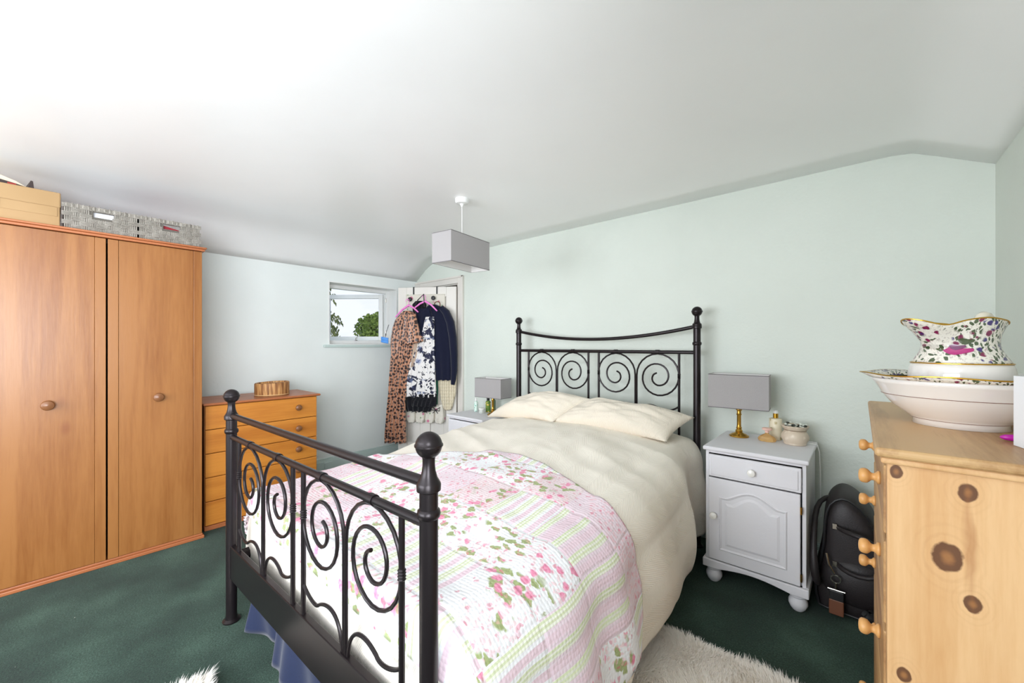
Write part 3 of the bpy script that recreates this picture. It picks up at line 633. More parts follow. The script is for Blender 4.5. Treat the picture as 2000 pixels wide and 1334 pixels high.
tag(B().box(-2.215, -.845, .665, 2.70, .31, .54).build('mattress', plain('white mattress ticking', (220, 218, 212), .9), bevel=.05, seg=4), 'thick mattress hidden under the cream coverlet on the black bed', 'mattress')

# bedding surface ------------------------------------------------
RX0, RX1, RY0, RY1 = -2.225, -.855, .665, 2.72
def topz(x, y):
    cxn = (x - (RX0 + RX1) / 2) / ((RX1 - RX0) / 2)
    z = .572 + .125 * sm(.75, 2.35, y) + .045 * max(0, 1 - cxn * cxn) * sm(.7, 1.4, y)
    z += .008 * fb(x, y, 0, 4) + .010 * fb(x + y * .8, y * .3, 2, 5) * sm(.9, 1.3, y)
    z += .016 * (1 - abs(fb(x * 1.2 + y * 2.3, y * .9 - x * .5, 5, 2.2)) * 2.2) * .6 * sm(1.2, 1.9, y)
    return z
def drape(a, b2, off=0.0, hem=0.0):
    px = min(max(a, RX0), RX1); py = min(max(b2, RY0), RY1); ex_, ey = a - px, b2 - py
    r = math.hypot(ex_, ey); z = topz(px, py); 
    if r < 1e-6: return (px, py, z + off)
    nx, nyv = ex_ / r, ey / r
    if nx >= 0: rho, lean, bulge = .19, -.02, .065
    else: rho, lean, bulge = .09, .04, .035
    def prof_(rr, rho, lean, bulge):
        q = rho * PI / 2
        if rr < q: return rho * math.sin(rr / rho), rho * (1 - math.cos(rr / rho))
        d = rr - q; return rho + bulge * math.sin(min(1, d / .42) * PI * .8) + lean * d / .3, rho + d * .98
    ox, dx = prof_(r, rho, lean, bulge); oy, dy = prof_(r, .028, .0, .018)
    if nyv > 0: oy, dy = r, 0
    if nx > 0: ox *= 1 - .40 * sm(2.12, 2.33, b2)
    wx = nx * nx; dr = dx * wx + dy * (1 - wx)
    fold = (.016 * math.sin(b2 * 15 + 1.4 * math.sin(b2 * 5)) + .012 * fb(a, b2, 4, 5)) * min(1, r / .45) * wx
    z = z - dr
    g = max(z + off * .3, .045)
    return (px + nx * (ox + off + fold), py + nyv * (oy + off) * (1 if nyv < 0 else 1), g + off * max(0, 1 - r / .15))
def coverlet():
    a0, a1, b0, b1 = RX0 - .42, RX1 + .66, RY0 - .36, RY1 - .02
    def fn(u, v):
        a = a0 + (a1 - a0) * u; b2 = b0 + (b1 - b0) * v
        cl = max(0, RX1 - 0 - a) ; 
        # trim the corners so that the cloth hangs in a rounded hem
        ex_ = max(0, a - RX1, RX0 - a); ey = max(0, RY0 - b2)
        if ex_ > 0 and ey > 0:
            mx = .60 if a > RX1 else .40; q = math.hypot(ex_ / mx, ey / .36)
            if q > 1: a = (RX1 + ex_ / q) if a > RX1 else (RX0 - ex_ / q); b2 = RY0 - ey / q
        return drape(a, b2, .0)
    return B().grid(fn, 190, 190, lambda u, v: (a0 + (a1 - a0) * u, b0 + (b1 - b0) * v))
o = coverlet().build('coverlet', M['coverlet'], smooth='full', recalc=False, solid=.012)
tag(o, 'cream herringbone quilted coverlet draped over the whole bed', 'bedspread')
def quilt_mesh():
    a0, a1, b0 = RX0 - .33, RX1 + .56, RY0 - .125
    def far(a):
        pts = [(-2.6, 1.20), (-2.225, 1.32), (-2.0, 1.40), (-1.8, 1.49), (-1.6, 1.61), (-1.44, 1.66), (-1.25, 1.645), (-1.08, 1.60), (-.9, 1.53), (-.75, 1.50), (-.6, 1.50), (-.48, 1.50), (-.38, 1.46), (-.32, 1.38), (-.29, 1.22)]
        for (p, q), (p2, q2) in zip(pts, pts[1:]):
            if a <= p2: return q + (q2 - q) * (a - p) / (p2 - p)
        return 1.2
    def fn(u, v):
        a = a0 + (a1 - a0) * u; f = far(a); b2 = b0 + (f - b0) * v
        if u > .97: b2 += 0
        sc = .012 * abs(math.sin(b2 * 2 * PI / .44)) * (1 if u > .98 else 0)
        ex_ = max(0, a - RX1, RX0 - a); ey = max(0, RY0 - b2)
        if ex_ > 0 and ey > 0:
            mx = .56 if a > RX1 else .33; q = math.hypot(ex_ / mx, ey / .125)
            if q > 1: a = (RX1 + ex_ / q) if a > RX1 else (RX0 - ex_ / q); b2 = RY0 - ey / q
        x, y, z = drape(a + sc, b2, .016)
        e = min(v, 1 - v) * 40
        z += .006 * fb(a, b2, 3, 9) + .010 * max(0, fb(a * .8, b2 * 2.2, 9, 3.0)) * (1 if ex_ == 0 else .3)
        return (x, y, z)
    return B().grid(fn, 180, 110, lambda u, v: (a0 + (a1 - a0) * u, b0 + (far(a0 + (a1 - a0) * u) - b0) * v))
o = quilt_mesh().build('quilt', M['quilt'], smooth='full', recalc=False, solid=.011)
tag(o, 'pink and white rose patchwork quilt across the foot of the bed', 'quilt')
# blue sheet hanging under the end board
def val():
    path = [(-2.19, 2.3 - i * .1) for i in range(17)] + [(-2.17 + .03 * i, .655) for i in range(44)] + [(-.87, .70 + .1 * i) for i in range(16)]
    P = path; n = len(P) - 1
    def fn(u, v):
        t_ = u * n; i = min(int(t_), n - 1); f = t_ - i; x = P[i][0] + (P[i + 1][0] - P[i][0]) * f; y = P[i][1] + (P[i + 1][1] - P[i][1]) * f
        k = (1 - v) ** .8
        if -2.175 < x < -.875 and y < .69:
            q = (x + 2.17)
            fold = .034 * math.sin(q * 15.0 + .5 + .8 * math.sin(q * 6)) + .012 * math.sin(q * 38 + v * 2)
            e = sm(0, .06, q) * sm(0, .06, -.87 - x)
            y -= (.030 + fold * k + .020 * k) * e; x += .03 * k * math.sin(q * 9)
        else: x += (-1 if x < -1.5 else 1) * .02 * math.sin(y * 22) * k
        return (x, y, .004 + v * .255)
    return B().grid(fn, 420, 14)
tag(val().build('valance_sheet', M['valance'], smooth='full', recalc=False, solid=.004), 'navy blue sheet hanging to the carpet below the footboard', 'valance')
# pillows
def pillow(name, label, P00, P10, P01, thick, seed, sag=.0):
    P00, P10, P01 = Vector(P00), Vector(P10), Vector(P01); U = P10 - P00; V = P01 - P00; N = U.cross(V).normalized()
    Lu, Lv = U.length, V.length
    bb = B()
    for side in (1, -1):
        def fn(u, v, side=side):
            x, y = 2 * u - 1, 2 * v - 1
            pin = 1 - .055 * (1 - x * x) * 0
            ux = x * (1 - .06 * (1 - abs(y) ** 2.0) * (abs(x) ** 3)); vy = y * (1 - .10 * (1 - abs(x) ** 2.0) * (abs(y) ** 3))
            t_ = (max(0, 1 - abs(x) ** 2.6) ** .55) * (max(0, 1 - abs(y) ** 2.6) ** .55)
            h = thick * t_ * (.62 if side > 0 else .38) * (1 + .25 * fb(x + seed, y, 1, 1.5)) + .008 * fb(x * 2 + seed, y * 3, 7, 2.2) * t_
            h += .012 * fb(x * 1.1 + 3 * seed, y * 1.1, side, 3) * t_
            p = P00 + U * ((ux + 1) / 2) + V * ((vy + 1) / 2) + N * (side * h) - Vector((0, 0, 1)) * sag * (x * x)
            return tuple(p)
        bb.grid(fn, 60, 40, lambda u, v: (u * Lu, v * Lv))
    o = bb.build(name, M['pillowcase'], smooth='full', recalc=True)
    bm = bmesh.new(); bm.from_mesh(o.data); bmesh.ops.remove_doubles(bm, verts=bm.verts, dist=.0006); bmesh.ops.recalc_face_normals(bm, faces=bm.faces); bm.to_mesh(o.data); bm.free()
    return tag(o, label, 'pillow', 'pillows at the head of the bed')
pillow('pillow', 'cream zigzag pillow on the left side of the bed, beside the low nightstand', (-2.42, 2.44, .700), (-1.68, 2.37, .76), (-2.23, 2.70, .855), .15, 2, .02)
pillow('pillow', 'cream zigzag pillow on the right side of the bed, overlapping the other', (-1.70, 2.40, .755), (-.87, 2.40, .735), (-1.62, 2.67, .875), .15, 5, .015)

# ------------------------------------------------------------------ nightstands
def nightstand(loc, W, D, H, label, doorfront):
    t = thing('nightstand', label, 'nightstand', loc); g = M['grey_paint']
    zb = .085
    b = B(); b.box(0, .016, .0, D, zb + .04, H - .022).box(W - .016, W, .0, D, zb + .04, H - .022).box(0, W, D - .01, D, zb + .04, H - .022).box(.016, W - .016, .02, D - .01, zb + .04, zb + .055)
    b.box(.016, W - .016, 0, .02, H - .036, H - .022); b.build('carcass', g, t, bevel=.002)
    b = B(); b.box(-.012, W + .012, -.018, D, H - .022, H); b.build('top', g, t, bevel=.007, seg=3)
    # base plinth with a shaped lower edge
    pl = [(-.012, zb + .045), (W + .012, zb + .045), (W + .012, zb)] + [(W - .06 - (W - .12) * i / 12, zb + .022 * math.sin(PI * i / 12)) for i in range(13)] + [(-.012, zb)]
    b = B(); b.prism(pl, -.02, -.002, 'xz'); b.box(-.012, .004, -.002, D, zb, zb + .045).box(W - .004, W + .012, -.002, D, zb, zb + .045); b.build('plinth', g, t, bevel=.005)
    for x in (.035, W - .035):
        for y in (.03, D - .045): B().lathe([(0, 0), (.022, 0), (.032, .012), (.040, .030), (.040, .045), (.034, .058), (.030, .064), (.036, .070), (.036, .080), (.030, zb)], (x, y, 0), 22).build('bun_foot', g, t, smooth=True)
    def knob(par, x, z, r=.019):
        B().lathe([(.010, 0), (.008, -.010), (.015, -.014), (r, -.020), (r * .9, -.026), (r * .4, -.030), (0, -.0305)], (x, -.018, z), 20, 'y').build('knob', M['white_knob'], par, smooth=True)
    if doorfront: spans = [(H - .16, H - .042)]
    else: spans = [(H - .175, H - .042), (H - .315, H - .181), (H - .46, H - .321)]
    for z0, z1 in spans:
        d = bx('drawer', g, t, .018, W - .018, -.016, .004, z0, z1, .004)
        b = B(); b.box(.03, W - .03, -.020, -.015, z0 + .012, z1 - .012); b.build('drawer_field', g, d, bevel=.004, seg=2)
        bx('drawer_box', M['dark_gap'], d, .025, W - .025, .004, D - .04, z0 + .01, z1 - .01, 0)
        knob(d, W / 2, (z0 + z1) / 2)
    if doorfront:
        z0, z1 = zb + .05, H - .167
        d = bx('door', g, t, .018, W - .022, -.016, .004, z0, z1, .004)
        def arch(m):   # arched outline inset by m
            x0, x1 = .018 + .052 + m, W - .022 - .052 - m; zt = z1 - .095 - m; ah = .05; pts = [(x0, z0 + .06 + m), (x1, z0 + .06 + m), (x1, zt)]
            n = 20
            for i in range(n + 1):
                f = i / n; x = x1 - .03 - (x1 - x0 - .06) * f
                pts.append((x, zt + ah * (math.sin(PI * f) ** 1.3) + .0))
            return pts + [(x0, zt)]
        outer, inner = arch(0), arch(.014)
        n = len(outer); vs = [(x, -.0162, z) for x, z in outer] + [(x, -.0215, z) for x, z in arch(.005)] + [(x, -.0165, z) for x, z in inner]
        b = B(); b.add(vs, [(i, (i + 1) % n, n + (i + 1) % n, n + i) for i in range(n)] + [(n + i, n + (i + 1) % n, 2 * n + (i + 1) % n, 2 * n + i) for i in range(n)]); b.build('door_moulding', g, d, smooth=False)
        f1, f2 = arch(.030), arch(.042); vs = [(x, -.0162, z) for x, z in f1] + [(x, -.0205, z) for x, z in f2]
        b = B(); b.add(vs, [(i, (i + 1) % n, n + (i + 1) % n, n + i) for i in range(n)] + [tuple(range(n, 2 * n))]); b.build('door_field', g, d)
        knob(d, .018 + .028, z0 + (z1 - z0) * .55)
        for zz in (z0 + .03, z1 - .09): b = B(); b.box(W - .0225, W - .014, -.020, -.012, zz, zz + .03); b.tube([(W - .018, -.021, zz - .003), (W - .018, -.021, zz + .015), (W - .018, -.021, zz + .033)], .004, 8); b.build('hinge', M['brass'], d, smooth=True)
    return t
M['white_knob'] = plain('white china knob', (236, 234, 228), .2, coat=.5)
nightstand((-.645, 2.375, 0), .45, .50, .745, 'tall grey painted nightstand with arched door, right of the bed', True)
nightstand((-2.955, 2.465, 0), .46, .41, .645, 'low grey painted nightstand with drawers, left of the bed', False)

# ------------------------------------------------------------------ table lamps and small things
def shade(t, W, D, z0, z1, rim=True):
    b = B(); e = .0022
    b.box(-W / 2, W / 2, -D / 2, -D / 2 + e, z0, z1).box(-W / 2, W / 2, D / 2 - e, D / 2, z0, z1).box(-W / 2, -W / 2 + e, -D / 2 + e, D / 2 - e, z0, z1).box(W / 2 - e, W / 2, -D / 2 + e, D / 2 - e, z0, z1)
    s_ = b.build('lamp_shade', M['shade'], t)
    b = B(); w2, d2 = W / 2 - e, D / 2 - e; i = .0012
    b.box(-w2, w2, -d2, -d2 + i, z0 + .002, z1 - .002).box(-w2, w2, d2 - i, d2, z0 + .002, z1 - .002).box(-w2, -w2 + i, -d2 + i, d2 - i, z0 + .002, z1 - .002).box(w2 - i, w2, -d2 + i, d2 - i, z0 + .002, z1 - .002)
    b.build('shade_lining', M['lining'], s_)
    b = B()
    for z in (z0 + .002, z1 - .002): b.tube([(-W / 2, -D / 2, z), (W / 2, -D / 2, z), (W / 2, D / 2, z), (-W / 2, D / 2, z)], .0022, 6, closed=True)
    b.build('shade_rim', M['shade_dark'], s_)
    b = B(); zc = (z0 + z1) / 2 if t.get('hang') else z1 - .03
    b.tube([(-W / 2 + .003, 0, zc), (W / 2 - .003, 0, zc)], .002, 6).tube([(0, -D / 2 + .003, zc), (0, D / 2 - .003, zc)], .002, 6); b.build('shade_carrier', M['steel'], s_)
M['shade_dark'] = plain('grey shade binding', (112, 108, 110), .8)
def table_lamp(loc, rz, W, D, zb, zt, label, sx=0):
    t = thing('table_lamp', label, 'lamp', loc, rz, 'brass table lamps on the nightstands')
    B().lathe([(0, 0), (.052, 0), (.054, .004), (.052, .008), (.046, .010), (.040, .016), (.026, .021), (.018, .028), (.020, .034), (.017, .040), (.013, .046), (.0165, .052), (.0125, .058), (.0115, .07), (.0115, .128), (.015, .134), (.0115, .14), (.0115, .155), (.017, .160), (.018, .175), (.014, .20), (.014, zt - .04)], (0, 0, 0), 26).build('lamp_base', M['brass'], t, smooth=True)
    shade(t, W, D, zb, zt); B().ball((0, 0, zt - .045), .022).build('bulb', M['plastic'], t, smooth=True)
    return t
table_lamp((-.555, 2.735, .7455), math.radians(5), .315, .155, .175, .378, 'brass table lamp with grey box shade on the tall nightstand, near the arched door')
table_lamp((-2.60, 2.705, .6455), math.radians(3), .32, .155, .165, .345, 'brass table lamp with grey box shade on the low nightstand, by the clothes')
# tall nightstand: perfume, lotion bottle, wax warmer
t = thing('perfume_bottle', 'squat amber perfume bottle with pink cap beside the brass lamp', 'perfume', (-.405, 2.70, .7455))
B().lathe([(0, 0), (.040, 0), (.045, .006), (.046, .014), (.038, .026), (.020, .038), (.010, .044), (.010, .05)], (0, 0, 0), 8, rf=lambda a, r, h: (r * math.cos(a), r * .55 * math.sin(a), h)).build('bottle_body', M['amber'], t)
B().lathe([(.010, .05), (.011, .062), (.024, .066), (.026, .074), (.020, .078), (0, .079)], (0, 0, 0), 20).build('cap', plain('pink cap', (232, 190, 176), .3), t, smooth=True)
t = thing('lotion_bottle', 'tall cream and gold lotion bottle between perfume and wax warmer', 'bottle', (-.375, 2.79, .7455))
B().lathe([(0, 0), (.031, 0), (.033, .004), (.033, .118), (.030, .123), (.012, .126)], (0, 0, 0), 24).build('bottle_body', spots('cream label', (226, 216, 190), (176, 158, 110), 26, .18, .3, (1, 1, .8), .4, 0), t, smooth=True)
B().lathe([(.0135, .126), (.0135, .152), (.012, .153)], (0, 0, 0), 20).build('collar', M['gold'], t, smooth=True)
B().lathe([(.012, .153), (.012, .166), (.009, .170), (0, .170)], (0, 0, 0), 20).build('cap', M['plastic'], t, smooth=True)
t = thing('wax_warmer', 'beige ceramic wax warmer pot with dark and white wax melts', 'wax warmer', (-.275, 2.725, .7455))
cer = spots('mottled beige ceramic', (206, 190, 170), (222, 208, 190), 40, .15, .4, rough=.45, sheen=0)
B().lathe([(0, 0), (.050, 0), (.054, .005), (.053, .010), (.064, .030), (.066, .045), (.060, .062), (.052, .072), (.054, .078), (.046, .08), (0, .08)], (0, 0, 0), 32).build('pot', cer, t, smooth=True)
B().lathe([(0, .082), (.052, .082), (.056, .086), (.066, .104), (.064, .106), (.054, .094), (0, .092)], (0, 0, 0), 32).build('dish', cer, t, smooth=True)
b = B(); rnd = random.Random(11)
b2 = B()
for k in range(46):
    a = rnd.uniform(0, 2 * PI); r = .048 * math.sqrt(rnd.random()); p = (r * math.cos(a), r * math.sin(a), .098 + rnd.uniform(0, .018)); (b if k % 2 else b2).ball(p, rnd.uniform(.005, .008), 5, (1.3, .9, .7))
b.build('wax_melts', plain('white wax', (214, 218, 208), .4), t, smooth=True, kind='stuff'); b2.build('dark_flakes', plain('dark flakes', (52, 56, 48), .7), t, smooth=True, kind='stuff')
B().tube([(.045, .03, .006), (.075, .05, .005), (.095, .06, .0), (.105, .06, -.04), (.108, .06, -.12), (.108, .10, -.30), (.108, .13, -.42)], .0025, 8).build('power_cord', M['plastic'], t, smooth=True)
# low nightstand: small bottles
t = thing('mist_bottle', 'slim green patterned spray bottle at the low nightstand\'s left', 'bottle', (-2.865, 2.74, .6455))
B().lathe([(0, 0), (.018, 0), (.020, .004), (.020, .085), (.014, .098), (.008, .102)], (0, 0, 0), 20).build('bottle_body', spots('mint leaf label', (214, 232, 222), (94, 178, 150), 50, .2, .4, rough=.3, sheen=0), t, smooth=True)
B().lathe([(.009, .102), (.009, .118), (.006, .132), (0, .133)], (0, 0, 0), 16).build('cap', M['plastic'], t, smooth=True)
t = thing('glass_jar', 'small frosted candle jar in front of the yellow floral bottle', 'jar', (-2.745, 2.70, .6455))
B().lathe([(0, 0), (.026, 0), (.029, .005), (.029, .033), (.027, .036)], (0, 0, 0), 24).build('jar_body', M['jar'], t, smooth=True); B().lathe([(.027, .036), (.029, .038), (.029, .047), (.026, .05), (0, .05)], (0, 0, 0), 24).build('lid', plain('white lid', (224, 224, 218), .35), t, smooth=True)
t = thing('floral_bottle', 'yellow and green floral bottle with black cap behind the candle jar', 'bottle', (-2.745, 2.79, .6455))
B().lathe([(0, 0), (.024, 0), (.026, .004), (.026, .10), (.013, .112)], (0, 0, 0), 20).build('bottle_body', spots('tropical label', (130, 160, 50), (226, 190, 90), 40, .25, .4, rough=.4, sheen=0, base2=(50, 90, 60)), t, smooth=True)
B().lathe([(.014, .112), (.014, .14), (.012, .142), (0, .142)], (0, 0, 0), 16).build('cap', M['black'], t, smooth=True)
t = thing('tall_bottle', 'slender dark green bottle beside the floral bottle, behind the lamp base', 'bottle', (-2.69, 2.81, .6455))
B().lathe([(0, 0), (.016, 0), (.018, .004), (.018, .115), (.010, .13), (.010, .148), (0, .149)], (0, 0, 0), 18).build('bottle_body', plain('dark green', (70, 104, 78), .35), t, smooth=True)

# ------------------------------------------------------------------ pendant
t = thing('pendant_lamp', 'grey rectangular fabric pendant lamp hanging from the white ceiling', 'lamp', (-2.04, 1.82, 0)); t['hang'] = 1
PA = math.radians(0)
B().lathe([(.046, 2.294), (.046, 2.272), (.040, 2.262), (.016, 2.258), (.010, 2.250), (.006, 2.240), (0, 2.24)], (0, 0, 0), 28).build('ceiling_rose', M['plastic'], t, smooth=True)
B().tube([(0, 0, 2.25), (0, 0, 2.1), (0, 0, 1.96)], .0025, 8).build('cord', M['plastic'], t, smooth=True)
B().lathe([(0, 1.975), (.014, 1.97), (.018, 1.93), (.018, 1.905), (0, 1.905)], (0, 0, 0), 18).build('lamp_holder', M['plastic'], t, smooth=True)
sh = bpy.data.objects.new('shade_assembly', None); 
_before = set(bpy.data.objects.keys()); shade(t, .40, .165, 1.83, 2.028)
for ch_ in t.children:
    if ch_.name.startswith('lamp_shade'): ch_.rotation_euler = (0, 0, math.radians(97.5))
bpy.data.objects.remove(sh); del t['hang']

# ------------------------------------------------------------------ clothes on the door leaf (local: x along the leaf from the hinge, y out from it)
LOC = (HX, HY, 0)
def garment(name, rows, n0, thick, mat, label=None, cat=None, folds=7, amp=.008, seed=0, parent=None, hang=True):
    zs = [r[0] for r in rows]
    def at(z):
        for (z0, a0, b0), (z1, a1, b1) in zip(rows, rows[1:]):
            if z >= z1: f = (z0 - z) / (z0 - z1); return a0 + (a1 - a0) * f, b0 + (b1 - b0) * f
        return rows[-1][1:]
    Z0, Z1 = zs[0], zs[-1]; bb = B(); nv = 60
    def fr_(u, v):
        z = Z0 + (Z1 - Z0) * v; a, b2 = at(z); s_ = b2 + (a - b2) * u
        e = max(0, 1 - abs(2 * u - 1) ** 4) ** .5
        d = n0 + thick * e + amp * math.sin(u * folds * 2 * PI + 1.5 * math.sin(v * 3 + seed) + seed) * (.25 + v) * (1 if e > .2 else .3) + .6 * amp * fb(u * 3, v * 5, seed, 2)
        if v > .985 : z += .006 * math.sin(u * 25)
        return (s_ + .004 * fb(s_ * 3, z * 6, seed, 2), d, z)
    def bk_(u, v):
        z = Z0 + (Z1 - Z0) * v; a, b2 = at(z); return (b2 + (a - b2) * u, n0 - .003, z)
    bb.grid(fr_, 56, nv); bb.grid(bk_, 56, nv)
    # close the rim
    W_ = 57; off = W_ * (nv + 1)
    rim = [i for i in range(W_)] + [j * W_ + 56 for j in range(1, nv + 1)] + [nv * W_ + i for i in range(55, -1, -1)] + [j * W_ for j in range(nv - 1, 0, -1)]
    fs = [(rim[i], rim[(i + 1) % len(rim)], rim[(i + 1) % len(rim)] + off, rim[i] + off) for i in range(len(rim))]
    bb.f += fs; bb.mi += [0] * len(fs)
    o = bb.build(name, mat, parent, smooth='full')
    if parent is None: o.location = LOC; o.rotation_euler = (0, 0, AL); tag(o, label, cat)
    return o
def ltube(b, pts, r, n=8, flat=1.0): return b.tube(pts, r, n, flat=flat)
bag = thing('hanging_organiser', 'cream rose print hanging organiser with bulging pockets behind the clothes', 'organiser', LOC, AL)
garment('back_cloth', [(1.855, .56, .112), (1.6, .56, .108), (1.15, .56, .108), (.65, .572, .108), (.47, .56, .11)], .024, .012, M['bagprint'], parent=bag, folds=3, amp=.002)
for k in range(4):
    a = .114 + k * .109; garment('pocket', [(.66, a + .10, a + .008), (.58, a + .106, a + .002), (.49, a + .106, a), (.455, a + .09, a + .012)], .034, .035, M['bagprint'], parent=bag, folds=1.2, amp=.006, seed=k)
for k in range(3):
    x = .20 + k * .12; b = B(); ltube(b, [(x, .075, .60), (x + .035, .08, .635), (x + .06, .078, .60), (x, .08, .60), (x - .05, .078, .63), (x - .04, .078, .59), (x, .08, .60)], .008, 8, .5); ltube(b, [(x, .08, .60), (x - .025, .082, .565)], .006, 6, .5); ltube(b, [(x, .08, .60), (x + .03, .082, .568)], .006, 6, .5)
    b.build('bow', M['blackcloth'], bag, smooth=True)
# over door hooks
for s_, z, lab in ((.472, 1.80, 'black over-door hook nearest the window'), (.205, 1.81, 'black over-door hook nearest the door frame')):
    t = thing('over_door_hook', lab, 'hook', LOC, AL, 'over-door hooks')
    b = B(); b.box(s_ - .008, s_ + .008, .0205, .0235, z - .17, LH + .004).box(s_ - .008, s_ + .008, -.0235, .0235, LH + .0015, LH + .0045).box(s_ - .008, s_ + .008, -.0235, -.0205, LH - .04, LH + .004); b.build('strap', M['black'], t, bevel=.001)
    b = B(); ltube(b, [(s_ + .012, .024, z), (s_ + .02, .05, z)], .005, 8); b.lathe([(.010, .05), (.022, .054), (.024, .062), (.018, .07), (0, .072)], (s_ + .028, 0, z), 18, 'y'); b.build('hook_knob', M['black'], t, smooth=True)
    b = B(); ltube(b, [(s_, .024, z - .165), (s_, .06, z - .172), (s_, .085, z - .16), (s_, .09, z - .14)], .005, 8); b.build('hook_arm', M['black'], t, smooth=True)
# garments
garment('cable_knit_jumper', [(1.30, .20, .0), (.964, .204, -.031), (.771, .165, -.014), (.64, .13, .02), (.60, .11, .04)], .045, .022, M['knit'], 'cream cable knit jumper hanging below the navy cardigan', 'jumper', 2, .004, 2)
garment('green_top', [(1.70, .30, .22), (1.2, .25, .18), (.80, .235, .178), (.66, .225, .182)], .066, .012, M['green'], 'dark green garment peeping between floral dress and cream jumper', 'top', 2, .004, 3)
card = thing('navy_cardigan', 'navy blue cardigan with long sleeve hanging at the right of the door', 'cardigan', LOC, AL)
garment('cardigan_body', [(1.735, .27, .19), (1.71, .30, .13), (1.62, .365, .06), (1.43, .372, .03), (1.212, .29, .02), (1.05, .24, .02), (.925, .225, .015)], .078, .028, M['navy'], parent=card, folds=3, amp=.004)
b = B(); b.tube([(.13, .095, 1.70), (.075, .10, 1.65), (.025, .105, 1.54), (-.002, .105, 1.38), (-.015, .105, 1.2), (-.018, .105, 1.03), (-.008, .105, .93), (.0, .105, .88)], [.03, .040, .044, .042, .039, .034, .028, .020], 14); b.build('sleeve', M['navy'], card, smooth=True)
garment('hood', [(1.69, .40, .245), (1.62, .415, .225), (1.50, .40, .26), (1.40, .36, .33)], .108, .03, M['navy'], parent=card, folds=2, amp=.007, seed=2)
garment('black_top', [(1.775, .42, .33), (1.74, .46, .30), (1.66, .45, .31), (1.58, .43, .32), (1.2, .44, .34)], .085, .03, M['blackcloth'], 'black satin top bunched between the pink hangers', 'top', 4, .008, 4)
dress = thing('floral_dress', 'navy and white blossom print dress with black hem band', 'dress', LOC, AL)
garment('dress_body', [(1.60, .30, .20), (1.45, .35, .197), (1.267, .425, .195), (1.046, .545, .19), (.827, .541, .178), (.745, .535, .174)], .118, .025, M['floral'], parent=dress, folds=6, amp=.007, seed=1)
garment('hem_band', [(.775, .40, .172), (.70, .45, .172), (.645, .45, .178)], .123, .024, M['blackcloth'], parent=dress, folds=6, amp=.006, seed=1)
garment('slip_hem', [(.90, .575, .19), (.72, .565, .195), (.585, .52, .25)], .100, .02, M['blackcloth'], parent=dress, folds=5, amp=.008, seed=2)
garment('beige_top', [(1.42, .46, .34), (1.267, .48, .37), (1.156, .50, .385), (1.065, .50, .41)], .128, .018, M['beige'], 'beige slip showing between leopard dress and floral dress', 'top', 3, .006, 5)
leo = thing('leopard_dress', 'long brown leopard print dress with short flared sleeve', 'dress', LOC, AL)
garment('dress_body', [(1.665, .53, .44), (1.63, .58, .41), (1.57, .632, .385), (1.487, .665, .375), (1.367, .683, .40), (1.311, .690, .41), (1.212, .684, .43), (1.101, .694, .46), (.935, .706, .49), (.714, .718, .513), (.492, .736, .51), (.326, .748, .505), (.25, .750, .505)], .14, .035, M['leopard'], parent=leo, folds=5.5, amp=.012, seed=1)
b = B()
def slv(u, v):
    # sleeve: from the shoulder down to a flared frill
    z = 1.63 - v * .335; c_ = .425 - .012 * v; hw = .045 + .055 * v + (.018 if v > .82 else 0)
    s_ = c_ + hw * math.cos(u * 2 * PI) ; d = .185 + (.030 + .010 * v) * math.sin(u * 2 * PI) + .005 * math.sin(u * 2 * PI * 7) * v
    return (s_, d, z + .025 * math.cos(u * 2 * PI) * -v + .02 * v)
b.grid(slv, 56, 24); b.build('sleeve', M['leopard'], leo, smooth='full', solid=.002)
def hanger(s0, z0, s1, z1, sk, zk, n_, label):
    t = thing('coat_hanger', label, 'hanger', LOC, AL, 'pink coat hangers')
    b = B(); pts = [(s0, n_, z0), (s0 + (sk - s0) * .5, n_, z0 + (zk - z0) * .62), (sk, n_, zk), (sk + (s1 - sk) * .5, n_, z1 + (zk - z1) * .62), (s1, n_, z1)]
    b.tube(pts, [.008, .011, .014, .011, .008], 10, flat=.9); b.build('hanger_arms', M['pink_plastic'], t, smooth=True)
    b = B(); b.tube([(sk, n_, zk)] + [(sk, n_, zk + .03)] + [(sk + .018 - .018 * math.cos(math.radians(a)), n_ - .004, zk + .045 + .022 * math.sin(math.radians(a))) for a in range(0, 210, 20)], .0035, 8); b.build('hanger_hook', M['pink_plastic'], t, smooth=True)
hanger(.615, 1.60, .36, 1.65, .465, 1.725, .165, 'pink plastic hanger holding the leopard dress')
hanger(.40, 1.70, .155, 1.66, .285, 1.765, .155, 'pink plastic hanger above the floral dress and navy cardigan')
t = thing('hanger', 'wooden looking brown hanger loop beside the navy cardigan\'s collar', 'hanger', LOC, AL)
b = B(); b.tube([(.175 + .032 * math.cos(a * PI / 8), .09 + .006 * math.sin(a), 1.735 + .032 * math.sin(a * PI / 8)) for a in range(16)], .005, 8, closed=True); b.build('loop', M['brown_leather'], t, smooth=True)
b = B(); b.tube([(.43, .10, 1.70), (.37, .15, 1.78), (.30, .165, 1.84), (.29, .165, 1.70)], .0045, 6, flat=1.6); tag(b.build('garment_strap', M['black'], smooth=True), 'black looped strap above the pink hangers on the door', 'strap'); bpy.data.objects['garment_strap'].location = LOC; bpy.data.objects['garment_strap'].rotation_euler = (0, 0, AL)
t = thing('face_mask', 'blue face mask dangling by the window\'s right corner', 'face mask', LOC, AL)
b = B(); b.grid(lambda u, v: (.705 + .085 * u, .15 + .012 * math.sin(u * PI) + .003 * math.sin(v * 12), 1.315 + .062 * v + .015 * u), 14, 10); b.build('mask_cloth', plain('blue mask cloth', (84, 150, 226), .7), t, smooth='full', solid=.003)
B().tube([(.745, .15, 1.375), (.73, .15, 1.44), (.70, .15, 1.52)], .003, 6).build('ear_loop', M['navy'], t, smooth=True)

